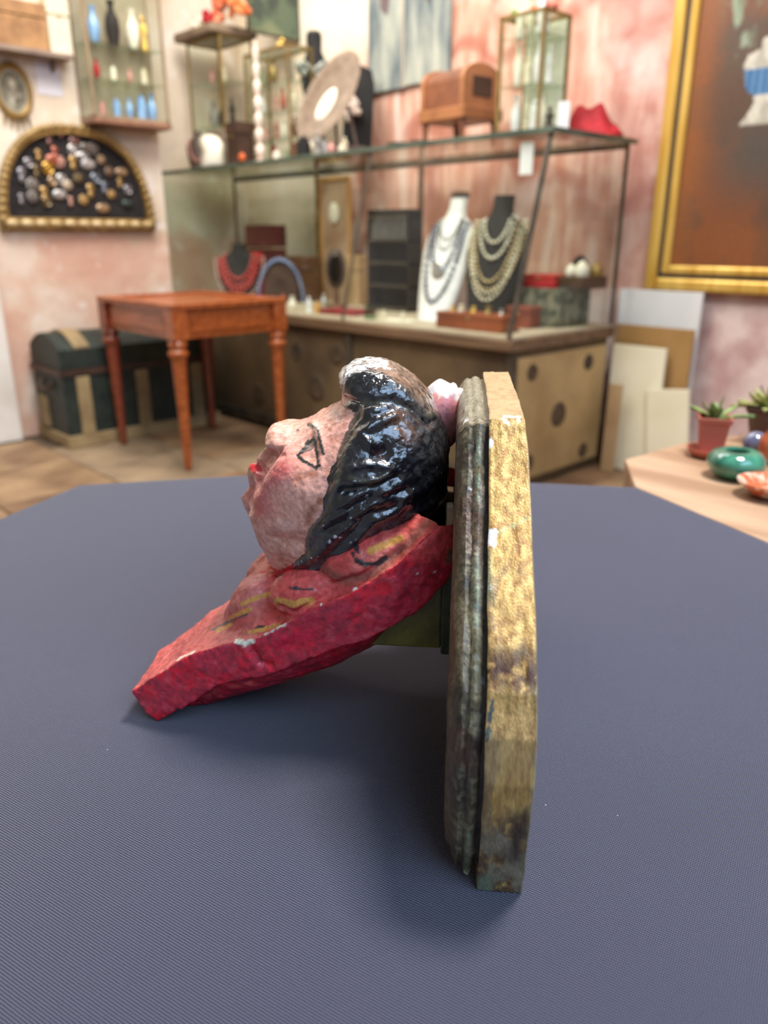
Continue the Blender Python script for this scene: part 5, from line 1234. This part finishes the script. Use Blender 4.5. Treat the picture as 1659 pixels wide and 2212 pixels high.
# small wall cabinet on the left wall
def onleft(px, py, off=.0): return at(px, py, x=XL+off)
a0 = onleft(205, 250, .16); a1 = onleft(385, 262, .16); za = a0.z
w_ = min(a1.y, 2.34)-a0.y; cy = a0.y+w_/2
pcw = Vector((XL+.085, cy, za-.02))
cabinet('wall_cabinet', 'hanging glass wall cabinet with blue wares above the fan case', pcw, w_, .15, .66, [.20, .36], math.pi/2, mat('grey brown cabinet wood', (126, 106, 84), (152, 130, 104), 9, .5), .03, backm=mat('greyish cabinet back', (150, 136, 116), (182, 168, 146), 5, .6))
G().box(-w_/2-.01, w_/2+.01, -.095, .08, -.012, .012).build('bottom_rail', mat('reddish brown rail', (122, 84, 66), (146, 106, 84), 9, .5), bpy.data.objects['wall_cabinet'], bevel=.004)
fill(pcw, math.pi/2, .15, [(.031, 'floor', [(-.13, 'j', 'pink', .07), (-.05, 'j', 'blue', .09), (.02, 'v', 'blue', .10), (.09, 'j', 'blue', .12), (.15, 'v', 'blue', .13)]), (.20, 'lower shelf', [(-.14, 'v', 'red', .09), (-.05, 'j', 'cream', .07), (.04, 'v', 'pink', .07), (.12, 'j', 'ivory', .08)]), (.36, 'upper shelf', [(-.13, 'v', 'blue', .16), (-.03, 'v', 'dark', .20), (.08, 'v', 'cream', .18), (.15, 'f', 'gold', .17)])], 'hanging wall cabinet')
# shelf with boxes at upper left
s0 = onleft(-40, 92, .12); s1 = onleft(155, 124, .12)
r = thing('wall_shelf', 'greyish wooden shelf at the upper left of the wall', 'shelf', (XL+.07, (s0.y+s1.y)/2, s1.z-.012))
G().box(-.068, .065, -(s1.y-s0.y)/2, (s1.y-s0.y)/2, 0, .022).build('board', mat('greyish shelf wood', (120, 102, 92), (144, 126, 112), 8, .6), r, bevel=.003)
for yy in (-.22, .15): G().prism([(-.068, 0), (.03, 0), (-.068, -.05)], yy-.008, yy+.008, 'y').build('bracket', MC['greyish shelf wood'], r)
zs = s1.z+.0105
def onshelf(px): return at(px, 95, x=XL+.07).y
wbox('old tan wooden box on the wall shelf', Vector((XL+.06, onshelf(42), zs)), .26, .09, .20, mat('worn tan box', (136, 98, 62), (170, 128, 84), 14, .6), math.pi/2, 'wooden_box')
wbox('pale cream box right of the tan one on the wall shelf', Vector((XL+.055, onshelf(128), zs)), .11, .08, .24, mat('pale card', (206, 198, 172), (220, 212, 190), 6, .7), math.pi/2, 'paper_box')
figurine('small brown figurine at the right end of the wall shelf', Vector((XL+.07, onshelf(150), zs)), .07, M_brown)
# oval portrait
po = onleft(28, 196, .01)
r = thing('oval_portrait', 'oval portrait print in a dull gilt frame with a fringed foot', 'picture', (XL+.002, po.y, po.z), math.pi/2)
G().lathe([(.066, -.004), (.084, -.006), (.094, .004), (.092, .016), (.080, .022), (.068, .012)], 36, M=Rx(math.pi/2), sx=1, sy=1.38, cap=False).build('frame', M_dkgold, r, smooth=True)
def portrait(u, v, P):
    x = (u-.5)*2; z = (v-.5)*2; n1 = fbm(P, 60, 4, 3); c = np.tile(np.array(lin((84, 80, 62))), (len(P), 1)); c = lay(c, (168, 160, 140), smooth1((n1-.5)*5)*.25)
    c = lay(c, (190, 180, 158), np.exp(-(((x)/.24)**2+((z-.35)/.22)**2)*1.2)); c = lay(c, (178, 174, 158), np.exp(-((x/.5)**2+((z+.45)/.38)**2))*smooth1((n1-.3)*5)); return lay(c, (206, 200, 180), np.exp(-((np.abs(np.hypot(x, z)-.93))/.05)**2)*.7)
X = np.linspace(0, 2*math.pi, 49)[:-1]; R0 = np.linspace(0, 1, 24)
V = np.array([(.070*q*math.cos(a), 0, .0966*q*math.sin(a)) for q in R0 for a in X]); Q = np.array([(j*48+i, j*48+(i+1) % 48, (j+1)*48+(i+1) % 48, (j+1)*48+i) for j in range(23) for i in range(48)])
o = np_mesh('print', V, Q, vcol_mat('portrait print', .5, bump=.1, var=.1), r, portrait(V[:, 0]/.14+.5, V[:, 2]/.193+.5, V)); o.location = (0, -.008, 0)
for k in range(5): G().tube([((k-2)*.028, -.008, -.115-.012*(2-abs(k-2))), ((k-2)*.030, -.008, -.155-.012*(2-abs(k-2)))], [.008, .003], 6).build('fringe', M_dkgold, r, smooth=True)
pn = onleft(104, 165, .002); o = G().box(0, .003, -.062, .062, -.085, .085).build('paper_note', mat('bluish white paper', (214, 214, 224), (226, 226, 234), 5, .8), None, loc=(XL+.001, pn.y, pn.z)); tag(o, 'blank bluish white paper stuck on the wall beside the oval portrait', 'paper')
o = G().tube([(0, 0, 0), (.03, 0, 0), (.035, 0, .012)], .004, 6).build('wall_hook', M_iron, None, loc=onleft(30, 312, .001)); tag(o, 'tiny dark hook in the wall above the fan case', 'hook')

# fan-shaped case of brooches
f0 = onleft(2, 497, .03); f1 = onleft(334, 498, .03); ft = onleft(140, 268, .03)
fy0, fy1, fzb, fzt = f0.y, f1.y, (f0.z+f1.z)/2, ft.z
fw = (fy1-fy0); fh = fzt-fzb
r = thing('fan_frame', 'half round gilt fan case lined with black velvet on the left wall', 'display case', (XL+.001, (fy0+fy1)/2, fzb), math.pi/2)
def arch(q, n=40, z0=0, p=.80):
    out = []
    for k in range(n+1):
        a = math.pi*k/n; cx = math.cos(a); sz = math.sin(a)
        out.append((-(fw/2-q)*math.copysign(abs(cx)**p, cx), z0+(fh-q-z0)*abs(sz)**.92))
    return out
A0, A1 = arch(0), arch(.045, z0=.06)
g = G(); n = len(A0)
for P0, P1, y0, y1 in ((A0, A1, -.05, 0),):
    vs = [(x, y1, z) for x, z in P0] + [(x*.985, y0, z*.99) for x, z in P0] + [(x, y0, z) for x, z in P1] + [(x, y1+.0, z) for x, z in P1]
    fs = [(j*n+i, j*n+i+1, (j+1)*n+i+1, (j+1)*n+i) for j in range(3) for i in range(n-1)]; g.add(vs, fs)
g.build('arched_rim', M_dkgold, r, smooth=True)
g = G()
for k in range(1, n-1): g.ell((A0[k][0]*.965, -.052, A0[k][1]*.965+.005), (.02, .012, .02), 7, 5)
g.build('rope_edge', mat('brown gilt rope', (134, 108, 60), (168, 140, 90), 14, .45, .3), r, smooth=True)
G().box(-fw/2, fw/2, -.05, 0, 0, .06).build('bottom_rail', M_dkgold, r, bevel=.006)
for k in range(11): G().ell((-fw/2+.05+k*(fw-.1)/10, -.055, .032), (.036, .020, .020), 12, 8).build('bead', mat('cream gilt bead', (176, 148, 98), (206, 184, 140), 16, .4, .15), r, smooth=True)
G().prism([(x*.98, z*.985+.003) for x, z in arch(.035, z0=.05)], -.022, -.004).build('velvet_back', mat('black brown velvet', (20, 18, 20), (38, 34, 34), 20, .9), r)
rr = random.Random(21)
SPEC = [(130,285,'pink'),(118,330,'coral'),(105,300,'dusty'),(158,325,'silver'),(180,340,'silver'),(200,322,'grey'),(82,335,'gold'),(60,352,'pewter'),(103,363,'bgold'),(78,370,'olive'),(46,378,'pewter'),(128,350,'pink'),(157,352,'gold'),(190,355,'silver'),(218,345,'tan'),(235,370,'brown'),(262,372,'tan'),(205,385,'bluegrey'),(168,385,'olive'),(132,388,'silver'),(112,392,'tan'),(145,400,'pale'),(70,400,'grey'),(258,395,'gold'),(225,405,'bluegrey'),(275,410,'pewter'),(95,418,'gold'),(45,430,'pewter'),(128,420,'silver'),(195,412,'gold'),(180,432,'gold'),(152,435,'pink'),(240,420,'gold'),(100,435,'olive'),(222,450,'tan'),(70,425,'grey'),(275,440,'darkgreen'),(160,305,'dusty'),(115,345,'coral'),(185,318,'grey')]
CC = {'pink': (206, 156, 140), 'coral': (176, 98, 76), 'dusty': (130, 90, 84), 'silver': (196, 192, 190), 'grey': (126, 118, 112), 'gold': (190, 152, 90), 'pewter': (148, 144, 150), 'bgold': (206, 158, 54), 'olive': (118, 98, 60), 'tan': (176, 146, 112), 'brown': (134, 106, 84), 'bluegrey': (128, 136, 150), 'pale': (206, 186, 160), 'darkgreen': (60, 78, 76)}
WORD = {'pink': 'pale pink', 'coral': 'coral red', 'dusty': 'dusky mauve', 'silver': 'bright silver', 'grey': 'dull grey', 'gold': 'soft gold', 'pewter': 'pewter', 'bgold': 'bright yellow gold', 'olive': 'dark olive gold', 'tan': 'tan', 'brown': 'brown', 'bluegrey': 'blue grey', 'pale': 'cream star-shaped', 'darkgreen': 'dark green oval'}
cnt = {}
for px, py, c in SPEC: cnt[c] = cnt.get(c, 0)+1
TH_ = ('', 'second ', 'third ', 'fourth ', 'fifth ')
def ordinal(i, n):
    if i == 0: return 'leftmost'
    if i == n-1: return 'rightmost'
    if n % 2 and i == n//2: return 'middle one'
    return TH_[i]+'from left' if i < n/2 else TH_[n-1-i]+'from right'
for k, (px, py, c) in enumerate(SPEC):
    sib = sorted(q for q in SPEC if q[2] == c); rank = sib.index((px, py, c))
    p = onleft(px, py, .03); m = mat('brooch '+c, tuple(int(v*.80) for v in CC[c]), tuple(min(255, int(v*.97)) for v in CC[c]), 60, .25, .45, coat=.4)
    rad = rr.uniform(.024, .036); shp = rr.randrange(4) if c not in ('pale', 'darkgreen', 'bgold') else {'pale': 0, 'darkgreen': 2, 'bgold': 1}[c]; g = G()
    if shp == 0:
        for j in range(7): a = j*6.283/7; g.ell((.6*rad*math.cos(a), 0, .6*rad*math.sin(a)), (rad*.42, .007, rad*.42), 7, 5)
        g.ell((0, -.006, 0), (rad*.4, .008, rad*.4), 8, 5)
    elif shp == 1:
        g.tube([(rad*.75*math.cos(a), 0, rad*.75*math.sin(a)) for a in np.linspace(0, 6.283, 15)[:-1]], .006, 6, True); g.ell((0, -.002, 0), (rad*.5, .008, rad*.5), 9, 6)
    elif shp == 2: g.ell((0, 0, 0), (rad*1.25, .009, rad*.8), 12, 7)
    else: g.ell((0, 0, rad*.4), (rad*.6, .008, rad*.6), 9, 6); g.ell((0, 0, -rad*.5), (rad*.45, .007, rad*.55), 8, 5)
    grp = '%s brooches in the fan case' % WORD[c]
    o = g.build('brooch', m, None, True, loc=(XL+.034, p.y, p.z), rz=math.pi/2); o.rotation_euler[1] = 0
    lab = '%s brooch pinned to the black velvet of the fan case' % WORD[c] if cnt[c] == 1 else '%s of the %s brooches in the fan case, counted left to right' % (ordinal(rank, cnt[c]), WORD[c])
    tag(o, lab, 'brooch', grp if cnt[c] > 1 else None)

# ------------------------------------------------------------------ boards and canvases leaning on the back wall
def leaner(label, name, px0, px1, pt, pb, yb, m, lean=.06, cat='board', z0=0):
    xa = at(px0, (pt+pb)/2, y=yb).x; xb = at(px1, (pt+pb)/2, y=yb).x; zt = at((px0+px1)/2, pt, y=yb).z
    o = G().box(xa-(xa+xb)/2, xb-(xa+xb)/2, -.008, .008, 0, zt-z0).build(name, m, None, bevel=.002, loc=((xa+xb)/2, yb, z0)); o.rotation_euler = (-math.radians(lean*57.3*.35), 0, 0); o.location.z += .002
    return tag(o, label, cat)
leaner('large bluish white board leaning on the wall right of the case', 'white_board', 1322, 1496, 628, 990, 3.285, mat('bluish white board', (206, 208, 212), (224, 222, 220), 3, .7), .02)
leaner('tan cardboard sheet leaning before the bluish white board', 'cardboard_sheet', 1318, 1482, 706, 990, 3.245, mat('brown cardboard', (158, 118, 66), (172, 132, 80), 5, .8), .03)
leaner('tall cream canvas leaning before the tan cardboard', 'canvas_back', 1312, 1425, 748, 995, 3.195, mat('cream canvas', (232, 222, 190), (240, 232, 206), 5, .7), .05, 'canvas')
o = leaner('lower cream canvas right of the tall one', 'canvas_back', 1408, 1500, 858, 995, 3.165, MC['cream canvas'], .05, 'canvas'); o.rotation_euler[1] = -.12; o.location.z += .03
leaner('narrow tan panel leaning against the chest end', 'wood_panel', 1308, 1335, 830, 990, 3.12, mat('tan panel', (168, 136, 98), (186, 156, 116), 6, .7), .05, 'panel')

# ------------------------------------------------------------------ light wooden slab table on the right with pots
WZ = TZ-.012
sp = [at(*q, z=WZ) for q in [(1349, 992), (1475, 957), (1700, 925), (1900, 950)]] + [Vector((.42, .70, WZ)), at(1720, 1260, z=WZ), at(1500, 1110, z=WZ), at(1366, 1052, z=WZ)]
sp = [p.to_2d() for p in sp]; cs = sum(sp, Vector((0, 0)))/len(sp)
# keep the slab clear of the cloth by following the cloth's edge
e0, e1 = at(1378, 1051, z=TZ).to_2d(), at(1720, 1194, z=TZ).to_2d()
dirv = (e1-e0).normalized(); nv = Vector((-dirv.y, dirv.x)); nv = nv if nv.dot(cs-e0) > 0 else -nv
r = thing('slab_table', 'pale wooden slab table with thick wavy edge right of the cloth table', 'table', (cs.x, cs.y, 0))
pts = []
for p in sp:
    d = (p-e0).dot(nv)
    if d < .022: p = p + nv*(.022-d)
    pts.append((p.x-cs.x, p.y-cs.y))
fine = []
for k, p in enumerate(pts):
    q = pts[(k+1) % len(pts)]; a = Vector(p); b_ = Vector(q); m_ = max(1, int((b_-a).length/.03))
    for j in range(m_): s_ = a.lerp(b_, j/m_); w = .003*math.sin(k*3+j*1.3); fine.append((s_.x*(1-w), s_.y*(1-w)))
M_slab = mat('pale oiled wood', (148, 116, 90), (184, 154, 126), 4, .5, stretch=(.8, 5, 5), bump=.15, bscale=50, detail=7)
g = G(); K = len(fine)
for sc, z in ((.975, -.045), (.99, -.038), (.985, -.022), (1, -.008), (.997, -.002), (.99, 0)): g.v += [(x*sc, y*sc, WZ+z) for x, y in fine]
g.f = [tuple(reversed(range(K))), tuple(range(5*K, 6*K))] + [(j*K+i, j*K+(i+1) % K, (j+1)*K+(i+1) % K, (j+1)*K+i) for j in range(5) for i in range(K)]
g.build('slab', M_slab, r, smooth=True)
for q in ((-.12, .12), (.30, .10), (.28, -.13)): G().box(q[0]-.02, q[0]+.02, q[1]-.02, q[1]+.02, 0, WZ-.045).build('leg', M_slab, r, bevel=.003)
def on_slab(px, py): return at(px, py, z=WZ+.0005)
leafm = mat('succulent green', (96, 130, 70), (146, 166, 98), 30, .5)
def leaves(parent, z, specs, m):
    for (a, e, L_, w) in specs:
        g = G(); pts_ = []; n = 7
        for k in range(n+1):
            t_ = k/n; hh = L_*t_; x = hh*math.cos(e)*1; zz = hh*math.sin(e)-.25*L_*t_*t_*math.cos(e)
            ww = w*math.sin(math.pi*min(1, .12+t_*.88))**.7; pts_.append((x, ww, zz))
        vs = []
        for x, ww, zz in pts_: vs += [(x, -ww, zz+.002), (x, 0, zz-.002), (x, ww, zz+.002), (x, 0, zz+.003)]
        fs = [(k*4+i, k*4+(i+1) % 4, k*4+4+(i+1) % 4, k*4+4+i) for k in range(n) for i in range(4)]
        Mx = T_(0, 0, z) @ Rz(a); g.add([Mx @ Vector(v) for v in vs], fs+[(3, 2, 1, 0), (n*4, n*4+1, n*4+2, n*4+3)]); g.build('leaf', m, parent, smooth=True)
# square terracotta pot with a succulent
p = on_slab(1532, 985); s_ = mpp(p)
r = thing('potted_succulent', 'small succulent in a square terracotta pot on the slab table', 'potted plant', p, YAW-.3)
ps = 30*s_; ph = 88*s_
g = G(); vs = []
for q, z in ((.78, .006), (.82, .02), (.98, ph*.86), (1.08, ph*.87), (1.12, ph), (.98, ph), (.92, ph*.88)): vs += [(sx_*ps*q, sy_*ps*q, z) for sx_, sy_ in ((-1, -1), (1, -1), (1, 1), (-1, 1))]
g.add(vs, [(3, 2, 1, 0)] + [(j*4+i, j*4+(i+1) % 4, (j+1)*4+(i+1) % 4, (j+1)*4+i) for j in range(6) for i in range(4)]); g.build('pot', M_terra, r, bevel=.002)
G().box(-ps*.92, ps*.92, -ps*.92, ps*.92, ph*.78, ph*.86).build('soil', mat('potting soil', (60, 44, 34), (84, 64, 48), 60, .9), r)
G().lathe([(ps*1.0, 0), (ps*1.4, .004), (ps*1.62, .012), (ps*1.55, .012), (ps*1.2, .006)], 24).build('saucer', M_terra, r, smooth=True)
leaves(r, ph*.86, [(-.4, 1.35, .040, .008), (.5, .7, .042, .005), (2.7, .6, .044, .005), (3.3, 1.0, .036, .006), (-1.2, 1.0, .030, .006), (1.6, 1.0, .032, .006), (.1, .4, .055, .003), (2.2, .4, .05, .003), (-2.2, 1.2, .032, .007)], leafm)
G().tube([(.0, 0, ph*.86), (.0, 0, ph*.86+.02)], .004, 6).build('stem', leafm, r)
# green glazed bowl
p = on_slab(1585, 1030); s_ = mpp(p); R_ = 60*s_
prof_item('glazed_bowl', 'round teal green glazed bowl in front of the terracotta pot', 'bowl', p, [(R_*.5, 0), (R_*.8, .006), (R_*1.0, R_*.45), (R_*.98, R_*.72), (R_*.8, R_*.93), (R_*.55, R_*1.0), (R_*.42, R_*.99), (R_*.40, R_*.9), (R_*.7, R_*.6), (R_*.5, R_*.2)],
          mat('teal green glaze', (30, 96, 78), (72, 146, 118), 26, .16, coat=.8, contrast=(.4, .6)), n=32)
# blue glass ball
p = on_slab(1628, 985); s_ = mpp(p); o = G().ell((0, 0, 27*s_), 27*s_, 24, 16).build('glass_ball', mat('grey blue glass', (74, 84, 118), (128, 132, 156), 16, .12, coat=.8), None, True, loc=p); tag(o, 'shiny grey blue ball behind the teal green bowl', 'ball')
# second plant
p = on_slab(1652, 958); s_ = mpp(p)
r = thing('potted_plant', 'bushy yellow green plant in a dark pot at the right edge', 'potted plant', p, 0)
G().lathe([(.018, 0), (.022, .005), (.030, .045), (.033, .048), (.033, .055), (.028, .055), (.026, .045)], 20).build('pot', mat('dark brown pot', (64, 40, 38), (84, 56, 50), 10, .4), r, smooth=True)
G().lathe([(.026, .04), (.02, .048)], 16).build('soil', MC['potting soil'], r)
rr = random.Random(9); leaves(r, .048, [(rr.uniform(0, 6.28), rr.uniform(.3, 1.4), rr.uniform(.035, .062), rr.uniform(.005, .008)) for _ in range(26)], mat('yellow green leaves', (128, 140, 78), (176, 176, 112), 30, .5))
# orange pieces
p = on_slab(1665, 1000); s_ = mpp(p); vase('orange brown glazed vase cut by the right edge behind the shallow dish', p, .060, mat('orange brown glaze', (184, 88, 52), (206, 120, 80), 14, .25, coat=.5))
p = on_slab(1660, 1072); s_ = mpp(p); prof_item('shallow_dish', 'shallow orange and white glazed dish at the right edge', 'dish', p, [(.016, 0), (.022, .003), (.036, .016), (.037, .019), (.034, .018), (.02, .007), (.005, .005)], mat('orange white glaze', (192, 98, 62), (222, 196, 176), 60, .2, coat=.6, contrast=(.5, .6)), n=28)
